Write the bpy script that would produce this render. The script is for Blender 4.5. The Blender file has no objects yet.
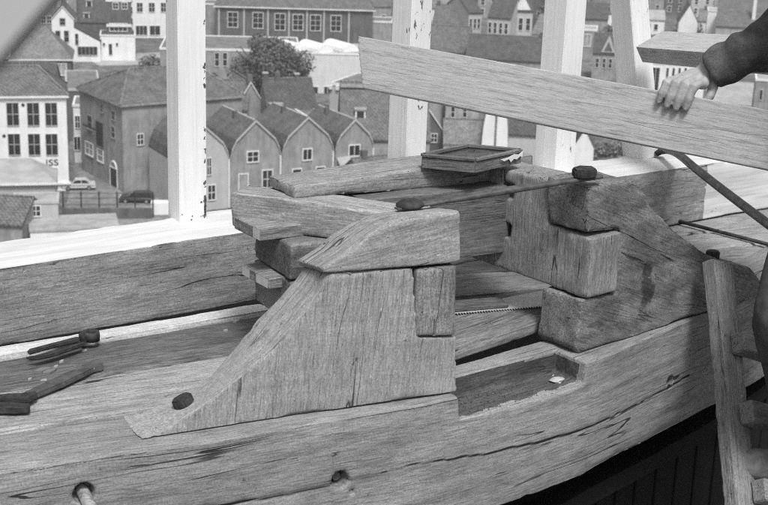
import bpy, bmesh, math, random
import numpy as np
from mathutils import Matrix, Vector

# ------------------------------------------------------------------ camera, sky, sun, exposure
H = 42.0                                   # eye height above the street
FPX, TH, PH = 1300.0, math.radians(16.5), math.radians(2.0)
_fw = np.array([0, math.cos(TH), -math.sin(TH)])
_up = np.array([0, math.sin(TH), math.cos(TH)])
_rt = np.array([1.0, 0, 0])
RR = math.cos(PH) * _rt + math.sin(PH) * _up
UU = -math.sin(PH) * _rt + math.cos(PH) * _up
EYE = np.array([0, 0, H])
scene = bpy.context.scene
col = scene.collection
cam = bpy.data.cameras.new('camera')
cam.sensor_width = 36.0
cam.lens = 36.0 * FPX / 768.0
cam.clip_start, cam.clip_end = 0.05, 4000
cam.dof.use_dof = True
cam.dof.focus_distance = 2.9
cam.dof.aperture_fstop = 13.0
camo = bpy.data.objects.new('camera', cam)
col.objects.link(camo)
camo.matrix_world = Matrix(((RR[0], UU[0], -_fw[0], 0), (RR[1], UU[1], -_fw[1], 0), (RR[2], UU[2], -_fw[2], H), (0, 0, 0, 1)))
scene.camera = camo

SUN_EL, SUN_AZ = math.radians(58), math.radians(166)     # azimuth clockwise from +Y (view direction)
world = bpy.data.worlds.new('World')
scene.world = world
world.use_nodes = True
wt = world.node_tree
wt.nodes.clear()
wo = wt.nodes.new('ShaderNodeOutputWorld')
wb = wt.nodes.new('ShaderNodeBackground')
sk = wt.nodes.new('ShaderNodeTexSky')
sk.sky_type = 'NISHITA'
sk.sun_disc = False
sk.sun_elevation = SUN_EL
sk.sun_rotation = SUN_AZ
sk.dust_density = 6.0
sk.air_density = 1.5
bw = wt.nodes.new('ShaderNodeRGBToBW')                   # the photograph is black and white
wt.links.new(sk.outputs[0], bw.inputs[0])
wt.links.new(bw.outputs[0], wb.inputs[0])
wb.inputs[1].default_value = 0.060
wt.links.new(wb.outputs[0], wo.inputs[0])
sun = bpy.data.lights.new('sun', 'SUN')
sun.energy = 1.5
sun.angle = math.radians(14)
sun.color = (1, 1, 1)
suno = bpy.data.objects.new('sun', sun)
col.objects.link(suno)
sd = Vector((math.sin(SUN_AZ) * math.cos(SUN_EL), math.cos(SUN_AZ) * math.cos(SUN_EL), math.sin(SUN_EL)))
suno.rotation_euler = sd.to_track_quat('Z', 'Y').to_euler()
vs = scene.view_settings
vs.view_transform = 'Standard'
vs.look = 'None'
vs.gamma = 1.0
vs.use_curve_mapping = False
vs.exposure = 0.94
scene.cycles.use_denoising = False            # the grain that stays reads as film grain
scene.cycles.filter_width = 1.1
scene.cycles.max_bounces = 5

rnd = random.Random(7)

# ------------------------------------------------------------------ geometry helpers
def ray(x, y):
    return _fw + RR * (x - 384) / FPX - UU * (y - 252.5) / FPX
def onz(x, y, z):                           # the point of a sight line at world height z
    d = ray(x, y)
    return EYE + d * ((z - H) / d[2])
def atd(x, y, d):                           # the point of a sight line at distance d along the view axis
    return EYE + ray(x, y) * d
def onplane(x, y, p0, n):
    d = ray(x, y)
    return EYE + d * (np.dot(np.asarray(p0) - EYE, n) / np.dot(d, n))

def mat4(o, x, y, z):
    m = Matrix.Identity(4)
    for i in range(3):
        m[i][0], m[i][1], m[i][2], m[i][3] = x[i], y[i], z[i], o[i]
    return m
def frame(o, heading, tilt=0.0):            # local x along heading (degrees) in plan, y away to its left, z up
    a, b = math.radians(heading), math.radians(tilt)
    x = np.array([math.cos(a) * math.cos(b), math.sin(a) * math.cos(b), math.sin(b)])
    y = np.array([-math.sin(a), math.cos(a), 0])
    z = np.cross(x, y)
    return mat4(o, x, y, z)

def props(o, label=None, cat=None, group=None, kind=None):
    if label: o['label'] = label
    if cat: o['category'] = cat
    if group: o['group'] = group
    if kind: o['kind'] = kind
    return o
def empty(name, m=None, **k):
    o = bpy.data.objects.new(name, None)
    o.empty_display_size = 0.1
    col.objects.link(o)
    if m is not None: o.matrix_world = m
    return props(o, **k)
def link(name, me, mats, parent=None, m=None, smooth=False, **k):
    if not isinstance(mats, (list, tuple)): mats = [mats]
    if not me.materials:
        for q in mats: me.materials.append(q)
    if smooth: me.polygons.foreach_set('use_smooth', [True] * len(me.polygons))
    o = bpy.data.objects.new(name, me)
    col.objects.link(o)
    if m is not None: o.matrix_local = m
    if parent is not None: o.parent = parent
    return props(o, **k)

def adopt(o, parent):                       # make o a part of parent without moving it
    o.parent = parent
    o.matrix_parent_inverse = parent.matrix_world.inverted()
class MB:                                   # collects simple shapes into one mesh
    def __init__(s): s.v, s.f = [], []
    def add(s, v, f):
        n = len(s.v)
        s.v += [tuple(map(float, q)) for q in v]
        s.f += [tuple(i + n for i in q) for q in f]
        return s
    def box(s, x0, x1, y0, y1, z0, z1):
        return s.add([(x0, y0, z0), (x1, y0, z0), (x1, y1, z0), (x0, y1, z0), (x0, y0, z1), (x1, y0, z1), (x1, y1, z1), (x0, y1, z1)],
                     [(0, 3, 2, 1), (4, 5, 6, 7), (0, 1, 5, 4), (1, 2, 6, 5), (2, 3, 7, 6), (3, 0, 4, 7)])
    def prism_xz(s, pts, y0, y1):           # outline in x-z (counter-clockwise from the front) extruded along y
        n = len(pts)
        v = [(p[0], y0, p[1]) for p in pts] + [(p[0], y1, p[1]) for p in pts]
        f = [tuple(range(n)), tuple(range(2 * n - 1, n - 1, -1))]
        f += [(i, i + n, (i + 1) % n + n, (i + 1) % n) for i in range(n)]
        return s.add(v, f)
    def loft_xz(s, front, back, y0, y1):    # two outlines with the same number of points
        n = len(front)
        v = [(p[0], y0, p[1]) for p in front] + [(p[0], y1, p[1]) for p in back]
        f = [tuple(range(n)), tuple(range(2 * n - 1, n - 1, -1))]
        f += [(i, i + n, (i + 1) % n + n, (i + 1) % n) for i in range(n)]
        return s.add(v, f)
    def prism_yz(s, pts, x0, x1):
        n = len(pts)
        v = [(x0, p[0], p[1]) for p in pts] + [(x1, p[0], p[1]) for p in pts]
        f = [tuple(range(n - 1, -1, -1)), tuple(range(n, 2 * n))]
        f += [(i, (i + 1) % n, (i + 1) % n + n, i + n) for i in range(n)]
        return s.add(v, f)
    def prism_xy(s, pts, z0, z1):
        n = len(pts)
        v = [(p[0], p[1], z0) for p in pts] + [(p[0], p[1], z1) for p in pts]
        f = [tuple(range(n - 1, -1, -1)), tuple(range(n, 2 * n))]
        f += [(i, (i + 1) % n, (i + 1) % n + n, i + n) for i in range(n)]
        return s.add(v, f)
    def tube(s, pts, rad, n=10, closed=False, squash=1.0):
        pts = [np.array(p, float) for p in pts]
        if not isinstance(rad, (list, tuple)): rad = [rad] * len(pts)
        rings = []
        prev = None
        for i, p in enumerate(pts):
            a = pts[i - 1] if (i > 0 or closed) else p
            b = pts[(i + 1) % len(pts)] if (i < len(pts) - 1 or closed) else p
            t = b - a
            t = t / (np.linalg.norm(t) + 1e-9)
            if prev is None:
                ref = np.array([0, 0, 1.0]) if abs(t[2]) < 0.9 else np.array([1.0, 0, 0])
            else: ref = prev
            e1 = ref - t * np.dot(ref, t)
            e1 /= np.linalg.norm(e1) + 1e-9
            prev = e1
            e2 = np.cross(t, e1)
            rings.append([p + rad[i] * (math.cos(2 * math.pi * k / n) * e1 * squash + math.sin(2 * math.pi * k / n) * e2) for k in range(n)])
        v = [q for r in rings for q in r]
        f = []
        m = len(pts)
        for i in range(m if closed else m - 1):
            j = (i + 1) % m
            for k in range(n):
                f.append((i * n + k, i * n + (k + 1) % n, j * n + (k + 1) % n, j * n + k))
        if not closed:
            f.append(tuple(range(n - 1, -1, -1)))
            f.append(tuple((m - 1) * n + k for k in range(n)))
        return s.add(v, f)
    def mesh(s, name='mesh'):
        me = bpy.data.meshes.new(name)
        me.from_pydata(s.v, [], s.f)
        bm = bmesh.new()
        bm.from_mesh(me)
        bmesh.ops.recalc_face_normals(bm, faces=bm.faces)
        bm.to_mesh(me)
        bm.free()
        return me
    def build(s, name, mats, parent=None, m=None, smooth=False, **k):
        return link(name, s.mesh(name), mats, parent, m, smooth, **k)

def _hash(i, j, k, seed):
    n = (i * 374761393 + j * 668265263 + k * 1442695041 + seed * 974634777) & 0xFFFFFFFF
    n = ((n ^ (n >> 13)) * 1274126177) & 0xFFFFFFFF
    n = (n ^ (n >> 16)) & 0xFFFFFFFF
    return n.astype(np.float64) / 0xFFFFFFFF
def vnoise(p, seed=0):                      # vectorised value noise, -1 .. 1
    i = np.floor(p).astype(np.int64)
    f = p - i
    f = f * f * (3 - 2 * f)
    out = 0
    for dx in (0, 1):
        for dy in (0, 1):
            for dz in (0, 1):
                w = (f[:, 0] if dx else 1 - f[:, 0]) * (f[:, 1] if dy else 1 - f[:, 1]) * (f[:, 2] if dz else 1 - f[:, 2])
                out = out + w * _hash(i[:, 0] + dx, i[:, 1] + dy, i[:, 2] + dz, seed)
    return out * 2 - 1

def evaluated(me, voxel, cutters=()):
    o = bpy.data.objects.new('tmp', me)
    col.objects.link(o)
    cs = []
    for c in cutters:
        co = bpy.data.objects.new('cut', c)
        col.objects.link(co)
        cs.append(co)
        b = o.modifiers.new('b', 'BOOLEAN')
        b.operation = 'DIFFERENCE'
        b.solver = 'EXACT'
        b.object = co
    if voxel:
        r = o.modifiers.new('r', 'REMESH')
        r.mode = 'VOXEL'
        r.voxel_size = voxel
    dg = bpy.context.evaluated_depsgraph_get()
    dg.update()
    out = bpy.data.meshes.new_from_object(o.evaluated_get(dg))
    for q in [o] + cs: bpy.data.objects.remove(q)
    return out

def roughen(me, amp=0.0012, chip=0.004, seed=0, lap_iter=2, saw=0.0, grain=(3, 26, 26)):
    n = len(me.vertices)
    co = np.empty(n * 3)
    me.vertices.foreach_get('co', co)
    co = co.reshape(-1, 3)
    no = np.empty(n * 3)
    me.vertices.foreach_get('normal', no)
    no = no.reshape(-1, 3)
    ed = np.empty(len(me.edges) * 2, dtype=np.int64)
    me.edges.foreach_get('vertices', ed)
    ed = ed.reshape(-1, 2)
    deg = np.bincount(ed.ravel(), minlength=n).clip(1)
    def avg(a):
        s = np.zeros_like(a)
        if a.ndim == 1:
            s += np.bincount(ed[:, 0], a[ed[:, 1]], n) + np.bincount(ed[:, 1], a[ed[:, 0]], n)
            return s / deg
        for q in range(a.shape[1]):
            s[:, q] = (np.bincount(ed[:, 0], a[ed[:, 1], q], n) + np.bincount(ed[:, 1], a[ed[:, 0], q], n)) / deg
        return s
    cv = np.clip(-np.einsum('ij,ij->i', avg(no) - no, no) * 6, 0, 1)          # where the surface bends
    lap = avg(co) - co
    convex = np.einsum('ij,ij->i', lap, no) < 0
    m = np.where(convex, cv, 0)
    for _ in range(lap_iter): m = np.maximum(m * 0.9, avg(m))
    m = np.clip(m * 1.4, 0, 1)
    g = np.array(grain, float)
    d = amp * vnoise(co * g, seed) + amp * 0.7 * vnoise(co * g * 2.3, seed + 1) + amp * 1.6 * vnoise(co * np.array([5, 7, 7]), seed + 2)
    if saw: d += saw * vnoise(co * np.array([140, 3, 3]), seed + 5)
    c = 1.5 * np.clip(vnoise(co * np.array([9, 20, 20]), seed + 3) - 0.1, 0, 1) + 0.8 * np.clip(vnoise(co * np.array([35, 50, 50]), seed + 4) - 0.1, 0, 1)
    d = d - chip * m * (0.08 + c)
    co = co + no * d[:, None]
    me.vertices.foreach_set('co', co.ravel())
    me.update()
    return co

def set_gco(me, co, angle=0.0, off=None, slope=None):   # wood coordinates: x runs along the grain
    a = math.radians(angle)
    if slope is not None:
        no = np.empty(len(co) * 3)
        me.vertices.foreach_get('normal', no)
        ny = np.abs(no.reshape(-1, 3)[:, 1])
        ang = np.radians(np.where(ny < 0.6, slope, angle))
        x = co[:, 0] * np.cos(ang) + co[:, 2] * np.sin(ang)
        z = -co[:, 0] * np.sin(ang) + co[:, 2] * np.cos(ang)
        g = np.stack([x, co[:, 1], z], 1)
        o = np.array([rnd.uniform(-20, 20) for _ in range(3)])
        me.attributes.new('gco', 'FLOAT_VECTOR', 'POINT').data.foreach_set('vector', (g + o).astype(np.float32).ravel())
        return
    x = co[:, 0] * math.cos(a) + co[:, 2] * math.sin(a)
    z = -co[:, 0] * math.sin(a) + co[:, 2] * math.cos(a)
    g = np.stack([x, co[:, 1], z], 1)
    o = off if off is not None else np.array([rnd.uniform(-20, 20), rnd.uniform(-20, 20), rnd.uniform(-20, 20)])
    at = me.attributes.new('gco', 'FLOAT_VECTOR', 'POINT')
    at.data.foreach_set('vector', (g + o).astype(np.float32).ravel())

def timber(name, mb, mats, m, voxel=0.0045, amp=0.0012, chip=0.005, grain_angle=0.0, cutters=(), parent=None, seed=None, saw=0.0, paint=None, slope=None, **k):
    me = evaluated(mb.mesh(), voxel, [c.mesh() for c in cutters])
    seed = seed if seed is not None else rnd.randrange(1000)
    co = roughen(me, amp, chip, seed, saw=saw)
    set_gco(me, co, grain_angle, slope=slope)
    o = link(name, me, mats, None, m, True, **k)
    if parent is not None: o.parent = parent; o.matrix_parent_inverse = Matrix.Identity(4); o.matrix_local = parent.matrix_world.inverted() @ m
    if paint: paint(me)
    return o
def simple_wood(name, mb, mats, m=None, grain_angle=0.0, parent=None, bev=0.002, **k):
    me = mb.mesh()
    bm = bmesh.new()
    bm.from_mesh(me)
    bmesh.ops.bevel(bm, geom=bm.edges[:], offset=bev, segments=1, affect='EDGES', clamp_overlap=True)
    bm.to_mesh(me)
    bm.free()
    co = np.empty(len(me.vertices) * 3)
    me.vertices.foreach_get('co', co)
    set_gco(me, co.reshape(-1, 3), grain_angle)
    return link(name, me, mats, parent, m, False, **k)

# ------------------------------------------------------------------ materials
def newmat(name):
    m = bpy.data.materials.new(name)
    m.use_nodes = True
    t = m.node_tree
    b = t.nodes['Principled BSDF']
    return m, t, b
class NT:
    def __init__(s, t): s.t = t
    def n(s, typ, **k):
        q = s.t.nodes.new(typ)
        for a, v in k.items(): setattr(q, a, v)
        return q
    def noise(s, vec, scale, detail=4, rough=0.55, dist=0.0):
        mp = s.n('ShaderNodeVectorMath', operation='MULTIPLY')
        s.t.links.new(vec, mp.inputs[0])
        mp.inputs[1].default_value = scale if isinstance(scale, (tuple, list)) else (scale,) * 3
        q = s.n('ShaderNodeTexNoise')
        q.inputs['Scale'].default_value = 1.0
        q.inputs['Detail'].default_value = detail
        q.inputs['Roughness'].default_value = rough
        q.inputs['Distortion'].default_value = dist
        s.t.links.new(mp.outputs[0], q.inputs['Vector'])
        return q.outputs[0]
    def math(s, op, a, b=None, c=None, clamp=False):
        q = s.n('ShaderNodeMath', operation=op, use_clamp=clamp)
        for i, v in enumerate((a, b, c)):
            if v is None: continue
            if isinstance(v, (int, float)): q.inputs[i].default_value = v
            else: s.t.links.new(v, q.inputs[i])
        return q.outputs[0]
    def ramp(s, v, a, b, lo=0.0, hi=1.0):
        q = s.n('ShaderNodeMapRange', clamp=True)
        q.interpolation_type = 'SMOOTHSTEP'
        s.t.links.new(v, q.inputs[0])
        for i, z in zip((1, 2, 3, 4), (a, b, lo, hi)): q.inputs[i].default_value = z
        return q.outputs[0]
    def grey(s, v):
        q = s.n('ShaderNodeCombineColor')
        for i in range(3): s.t.links.new(v, q.inputs[i])
        return q.outputs[0]
    def bump(s, h, strength, dist, prev=None):
        q = s.n('ShaderNodeBump')
        q.inputs['Strength'].default_value = strength
        q.inputs['Distance'].default_value = dist
        s.t.links.new(h, q.inputs['Height'])
        if prev is not None: s.t.links.new(prev, q.inputs['Normal'])
        return q.outputs[0]

def wood_mat(name, base=0.26, streak=0.5, stain=0.5, crack=1.0, specks=0.5, rough=0.85, fine=(24, 260, 260), hatch=0.0, spots=0.0, figure=0.0, lines=0.45, mottle=0.22):
    m, t, b = newmat(name)
    N = NT(t)
    at = N.n('ShaderNodeAttribute', attribute_name='gco')
    V = at.outputs['Vector']
    f1 = N.noise(V, fine, 5, 0.65)
    f2 = N.noise(V, (5, 45, 45), 5, 0.65, 0.4)
    f3 = N.noise(V, (3.5, 6, 6), 4, 0.6)
    f4 = N.noise(V, (11, 17, 17), 5, 0.7)
    val = N.math('MULTIPLY', N.ramp(f1, 0.32, 0.68, 1 - 0.6 * streak, 1 + 0.45 * streak), N.ramp(f2, 0.3, 0.7, 1 - 0.2 * streak, 1 + 0.15 * streak))
    val = N.math('MULTIPLY', val, N.ramp(f3, 0.3, 0.68, 1 - 0.5 * stain, 1 + 0.25 * stain))
    val = N.math('MULTIPLY', val, N.ramp(f4, 0.28, 0.5, 1 - 0.5 * stain, 1.0))
    rg = N.math('ABSOLUTE', N.math('SUBTRACT', N.noise(V, (1.3, 30, 30), 5, 0.55, 0.35), 0.5))
    val = N.math('MULTIPLY', val, N.ramp(rg, 0.0, 0.014, 1 - lines, 1.0))
    rg2 = N.math('ABSOLUTE', N.math('SUBTRACT', N.noise(V, (6.0, 95, 95), 4, 0.6, 0.2), 0.5))
    val = N.math('MULTIPLY', val, N.ramp(rg2, 0.0, 0.03, 1 - lines * 0.7, 1.03))
    mt = N.noise(V, 260, 3, 0.7)
    val = N.math('MULTIPLY', val, N.ramp(mt, 0.3, 0.7, 1 - mottle, 1 + mottle))
    ca_ = N.n('ShaderNodeAttribute', attribute_name='crk')
    val = N.math('MULTIPLY', val, N.ramp(ca_.outputs['Fac'], 0.25, 0.75, 1.0, 0.06))
    if figure:                                                     # growth-ring figure of sawn boards
        w = N.n('ShaderNodeTexWave', wave_type='BANDS', bands_direction='Z')
        mp = N.n('ShaderNodeVectorMath', operation='MULTIPLY')
        t.links.new(V, mp.inputs[0])
        mp.inputs[1].default_value = (1.1, 8, 11)
        t.links.new(mp.outputs[0], w.inputs['Vector'])
        w.inputs['Scale'].default_value = 1.6
        w.inputs['Distortion'].default_value = 5.0
        w.inputs['Detail'].default_value = 2.0
        w.inputs['Detail Scale'].default_value = 0.8
        val = N.math('MULTIPLY', val, N.ramp(w.outputs['Fac'], 0.0, 0.55, 1 - figure, 1.0))
    if hatch:
        h1 = N.noise(V, (190, 5, 5), 3, 0.6)
        val = N.math('MULTIPLY', val, N.ramp(h1, 0.35, 0.65, 1 - hatch, 1 + hatch * 0.6))
    cr = N.noise(V, (0.8, 16, 16), 3, 0.45, 0.3)
    ca = N.math('ABSOLUTE', N.math('SUBTRACT', cr, 0.5))
    cm = N.ramp(N.noise(V, (2.0, 8, 8), 2), 0.5, 0.62)
    ck = N.math('MULTIPLY', N.ramp(ca, 0.002, 0.0065, 1.0, 0.0), cm)
    ck = N.math('MULTIPLY', ck, crack, clamp=True)
    cr2 = N.noise(V, (7, 95, 95), 3, 0.5, 0.4)
    ck2 = N.math('MULTIPLY', N.ramp(cr2, 0.25, 0.31, 1.0, 0.0), 0.75 * min(crack, 1.0))
    ckk = N.math('MAXIMUM', ck, ck2)
    val = N.math('MULTIPLY', val, N.math('SUBTRACT', 1.0, N.math('MULTIPLY', ckk, 0.85)))
    sp = N.noise(V, (120, 210, 210), 2)
    val = N.math('MULTIPLY', val, N.ramp(sp, 0.22, 0.33, 1 - specks, 1.0))
    lt = N.noise(V, (60, 110, 110), 2)
    val = N.math('ADD', val, N.ramp(lt, 0.72, 0.76, 0.0, 0.8 * specks))
    if spots:
        kn = N.noise(V, (22, 48, 48), 5, 0.7)
        val = N.math('MULTIPLY', val, N.ramp(kn, 0.30, 0.35, 1 - spots, 1.0))
    cv = N.math('MULTIPLY', val, base, clamp=True)
    t.links.new(N.grey(cv), b.inputs['Base Color'])
    b.inputs['Roughness'].default_value = rough
    b.inputs['Specular IOR Level'].default_value = 0.25
    hgt = N.math('ADD', N.math('MULTIPLY', f1, 0.5), N.math('MULTIPLY', f2, 0.8))
    hgt = N.math('SUBTRACT', hgt, N.math('MULTIPLY', ckk, 1.2))
    t.links.new(N.bump(hgt, 0.7, 0.0025), b.inputs['Normal'])
    return m

def paint_mat(name, base=0.8, chips=0.5, grain=0.25):
    m, t, b = newmat(name)
    N = NT(t)
    at = N.n('ShaderNodeAttribute', attribute_name='gco')
    V = at.outputs['Vector']
    g1 = N.noise(V, (4, 120, 120), 4, 0.6)
    g2 = N.noise(V, (3, 9, 9), 4, 0.6)
    ch = N.noise(V, (26, 60, 60), 4, 0.65)
    cm = N.noise(V, (2.2, 5, 5), 2)
    val = N.math('MULTIPLY', N.ramp(g1, 0.3, 0.7, 1 - grain * 0.5, 1.03), N.ramp(g2, 0.3, 0.6, 1 - grain * 0.6, 1.0))
    k = N.math('MULTIPLY', N.ramp(ch, 0.62, 0.65), N.ramp(cm, 0.56, 0.64))
    k = N.math('MULTIPLY', k, chips)
    val = N.math('MULTIPLY', val, N.math('SUBTRACT', 1.0, k))
    t.links.new(N.grey(N.math('MULTIPLY', val, base)), b.inputs['Base Color'])
    b.inputs['Roughness'].default_value = 0.6
    b.inputs['Specular IOR Level'].default_value = 0.3
    t.links.new(N.bump(N.math('SUBTRACT', g1, k), 0.4, 0.002), b.inputs['Normal'])
    return m

def plain_mat(name, base, rough=0.8, var=0.25, scale=8.0, metal=0.0, bump=0.0, spec=0.3, fine=0.0):
    m, t, b = newmat(name)
    N = NT(t)
    tc = N.n('ShaderNodeTexCoord')
    a = N.noise(tc.outputs['Object'], scale, 5, 0.65)
    val = N.ramp(a, 0.25, 0.75, 1 - var, 1 + var)
    if fine:
        val = N.math('MULTIPLY', val, N.ramp(N.noise(tc.outputs['Object'], scale * 9, 3, 0.6), 0.3, 0.7, 1 - fine, 1 + fine))
    t.links.new(N.grey(N.math('MULTIPLY', val, base, clamp=True)), b.inputs['Base Color'])
    b.inputs['Roughness'].default_value = rough
    b.inputs['Metallic'].default_value = metal
    b.inputs['Specular IOR Level'].default_value = spec
    if bump: t.links.new(N.bump(a, 1.0, bump), b.inputs['Normal'])
    return m

def tile_mat(name, base, course=0.33):
    m, t, b = newmat(name)
    N = NT(t)
    tc = N.n('ShaderNodeTexCoord')
    V = tc.outputs['Object']
    sp = N.n('ShaderNodeSeparateXYZ')
    t.links.new(V, sp.inputs[0])
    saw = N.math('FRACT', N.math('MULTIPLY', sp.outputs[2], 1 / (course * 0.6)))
    a = N.noise(V, 0.7, 5, 0.7)
    c = N.noise(V, 4.5, 3, 0.7)
    val = N.math('MULTIPLY', N.ramp(a, 0.3, 0.7, 0.78, 1.25), N.ramp(c, 0.3, 0.7, 0.6, 1.45))
    cl_ = N.math('FRACT', N.math('MULTIPLY', N.math('ADD', sp.outputs[0], sp.outputs[1]), 1.9))
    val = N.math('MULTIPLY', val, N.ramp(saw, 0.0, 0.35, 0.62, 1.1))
    val = N.math('MULTIPLY', val, N.ramp(cl_, 0.0, 0.5, 0.66, 1.16))
    t.links.new(N.grey(N.math('MULTIPLY', val, base, clamp=True)), b.inputs['Base Color'])
    b.inputs['Roughness'].default_value = 0.8
    b.inputs['Specular IOR Level'].default_value = 0.25
    t.links.new(N.bump(saw, 0.7, 0.05), b.inputs['Normal'])
    return m

def wall_mat(name, base, brick=True):
    m, t, b = newmat(name)
    N = NT(t)
    tc = N.n('ShaderNodeTexCoord')
    V = tc.outputs['Object']
    a = N.noise(V, 0.5, 5, 0.7)
    s = N.noise(V, (1.4, 1.4, 0.25), 4, 0.6)
    k_ = 1.0 if brick else 0.3
    val = N.math('MULTIPLY', N.ramp(a, 0.28, 0.72, 1 - .22 * k_, 1 + .2 * k_), N.ramp(s, 0.3, 0.7, 1 - .18 * k_, 1 + .14 * k_))
    if brick:
        f = N.noise(V, (5, 5, 14), 2, 0.7)
        val = N.math('MULTIPLY', val, N.ramp(f, 0.3, 0.7, 0.78, 1.2))
    t.links.new(N.grey(N.math('MULTIPLY', val, base, clamp=True)), b.inputs['Base Color'])
    b.inputs['Roughness'].default_value = 0.9
    b.inputs['Specular IOR Level'].default_value = 0.2
    return m

M = {}
M['oak'] = wood_mat('weathered_oak', 0.27, 0.42, 0.42, 1.2, 0.85, spots=0.7, lines=0.30, mottle=0.25)
M['oak_knee'] = wood_mat('sawn_oak', 0.33, 0.34, 0.28, 0.9, 0.85, hatch=0.05, spots=0.6, lines=0.26, mottle=0.24)
M['oak_stained'] = wood_mat('stained_oak', 0.21, 0.4, 0.9, 1.0, 0.7, spots=0.8, lines=0.35, mottle=0.35)
M['oak_dark'] = wood_mat('dark_oak', 0.15, 0.45, 0.5, 1.2, 0.5, lines=0.4)
M['oak_top'] = wood_mat('bleached_oak', 0.33, 0.45, 0.35, 1.4, 0.7, spots=0.5, lines=0.38)
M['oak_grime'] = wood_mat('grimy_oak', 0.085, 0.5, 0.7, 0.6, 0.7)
M['pine'] = wood_mat('fresh_pine', 0.45, 0.13, 0.10, 0.25, 0.10, figure=0.06, lines=0.30, mottle=0.10)
M['pine_grey'] = wood_mat('grey_pine', 0.25, 0.5, 0.45, 0.8, 0.3, figure=0.25)
M['batten'] = wood_mat('fresh_batten', 0.60, 0.3, 0.2, 0.5, 0.3, lines=0.2)
M['board_dark'] = wood_mat('dark_board', 0.14, 0.6, 0.5, 0.6, 0.4)
M['tar_shade'] = wood_mat('shade_black_tarred_board', 0.007, 0.6, 0.5, 0.3, 0.2)  # tarred boards, blackened further: shade under the beam is put into this colour
M['ladder'] = wood_mat('ladder_wood', 0.25, 0.35, 0.4, 0.5, 0.95, spots=0.7)
M['white'] = paint_mat('white_paint', 0.84, 0.85, 0.16)
M['white_top'] = paint_mat('worn_white_paint', 0.68, 0.5, 0.25)
M['iron'] = plain_mat('rusty_iron', 0.045, 0.65, 0.5, 60, 0.2, 0.002)
M['iron_strap'] = plain_mat('weathered_iron_strap', 0.10, 0.6, 0.4, 50, 0.2, 0.001)
M['steel'] = plain_mat('worn_tool_steel', 0.16, 0.38, 0.4, 40, 0.6, 0.0005)
M['blade'] = plain_mat('saw_steel', 0.62, 0.5, 0.12, 30, 0.3)
M['rope'] = plain_mat('rope', 0.2, 0.9, 0.4, 200, 0, 0.004)
M['paper'] = plain_mat('torn_paper', 0.7, 0.9, 0.1, 40)
M['cut'] = plain_mat('fresh_cut_wood', 0.5, 0.9, 0.1, 40)
M['chip'] = plain_mat('wood_chip', 0.38, 0.9, 0.2, 60)
M['debris'] = plain_mat('sawdust', 0.10, 0.95, 0.6, 120)
M['stone'] = plain_mat('pale_stone', 0.42, 0.9, 0.2, 40, 0, 0.004)
M['tray'] = wood_mat('tray_slat', 0.17, 0.4, 0.5, 0.4, 0.9)
M['near'] = plain_mat('pale_canvas', 0.34, 0.9, 0.06, 6)
M['skin'] = plain_mat('skin', 0.36, 0.55, 0.12, 45, 0, 0.002, 0.4)
M['cloth'] = plain_mat('dark_work_cloth', 0.085, 0.9, 0.3, 30, 0, 0.002, 0.2, 0.25)
M['trouser'] = plain_mat('dark_trousers', 0.08, 0.9, 0.25, 30, 0, 0.002, 0.2)
M['shoe'] = plain_mat('scuffed_shoe_leather', 0.17, 0.7, 0.35, 40, 0, 0.002)
M['hair'] = plain_mat('hair', 0.05, 0.6, 0.3, 90)
M['brick'] = wall_mat('grey_brick', 0.30)
M['brick_pale'] = wall_mat('pale_brick', 0.38)
M['brick_dark'] = wall_mat('dark_brick', 0.125)
M['plaster'] = wall_mat('white_plaster', 0.80, False)
M['plaster_grey'] = wall_mat('grey_plaster', 0.46, False)
M['plaster_pale'] = wall_mat('pale_plaster', 0.66, False)
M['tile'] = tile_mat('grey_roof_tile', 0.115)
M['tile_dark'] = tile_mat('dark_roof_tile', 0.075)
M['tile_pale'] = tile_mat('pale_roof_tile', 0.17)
M['flat'] = plain_mat('roof_gravel', 0.18, 0.95, 0.35, 0.8, fine=0.3)
M['flat_pale'] = plain_mat('pale_zinc_roof', 0.36, 0.8, 0.2, 0.5)
M['trim'] = plain_mat('white_trim', 0.75, 0.6, 0.12, 0.7)
M['pane'] = plain_mat('window_glass', 0.03, 0.12, 0.7, 0.35, spec=0.5)
M['door'] = plain_mat('dark_door', 0.04, 0.6, 0.3, 1.0)
M['curtain'] = plain_mat('curtained_glass', 0.32, 0.4, 0.3, 0.7)
M['street'] = plain_mat('cobbled_street', 0.2, 0.95, 0.3, 0.15, fine=0.25)
M['earth'] = plain_mat('yard_ground', 0.13, 0.95, 0.4, 0.05, fine=0.4)
M['paving_pale'] = plain_mat('pale_paving', 0.36, 0.95, 0.2, 0.1, fine=0.15)
M['leaf'] = plain_mat('leaves', 0.12, 0.8, 0.5, 0.5, fine=0.3)
M['leaf_pale'] = plain_mat('pale_leaves', 0.19, 0.8, 0.5, 0.6, fine=0.3)
M['bark'] = plain_mat('bark', 0.06, 0.9, 0.4, 3)
M['car_dark'] = plain_mat('dark_car_paint', 0.04, 0.25, 0.1, 2, spec=0.5)
M['car_pale'] = plain_mat('pale_car_paint', 0.55, 0.3, 0.1, 2, spec=0.5)
M['chrome'] = plain_mat('chrome', 0.7, 0.2, 0.05, 2, 0.9)
M['tyre'] = plain_mat('tyre', 0.02, 0.9, 0.1, 5)
M['zinc'] = plain_mat('white_dome_skin', 0.85, 0.6, 0.05, 0.6)
M['letter'] = plain_mat('sign_letter_paint', 0.03, 0.8, 0.1, 4)

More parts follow.
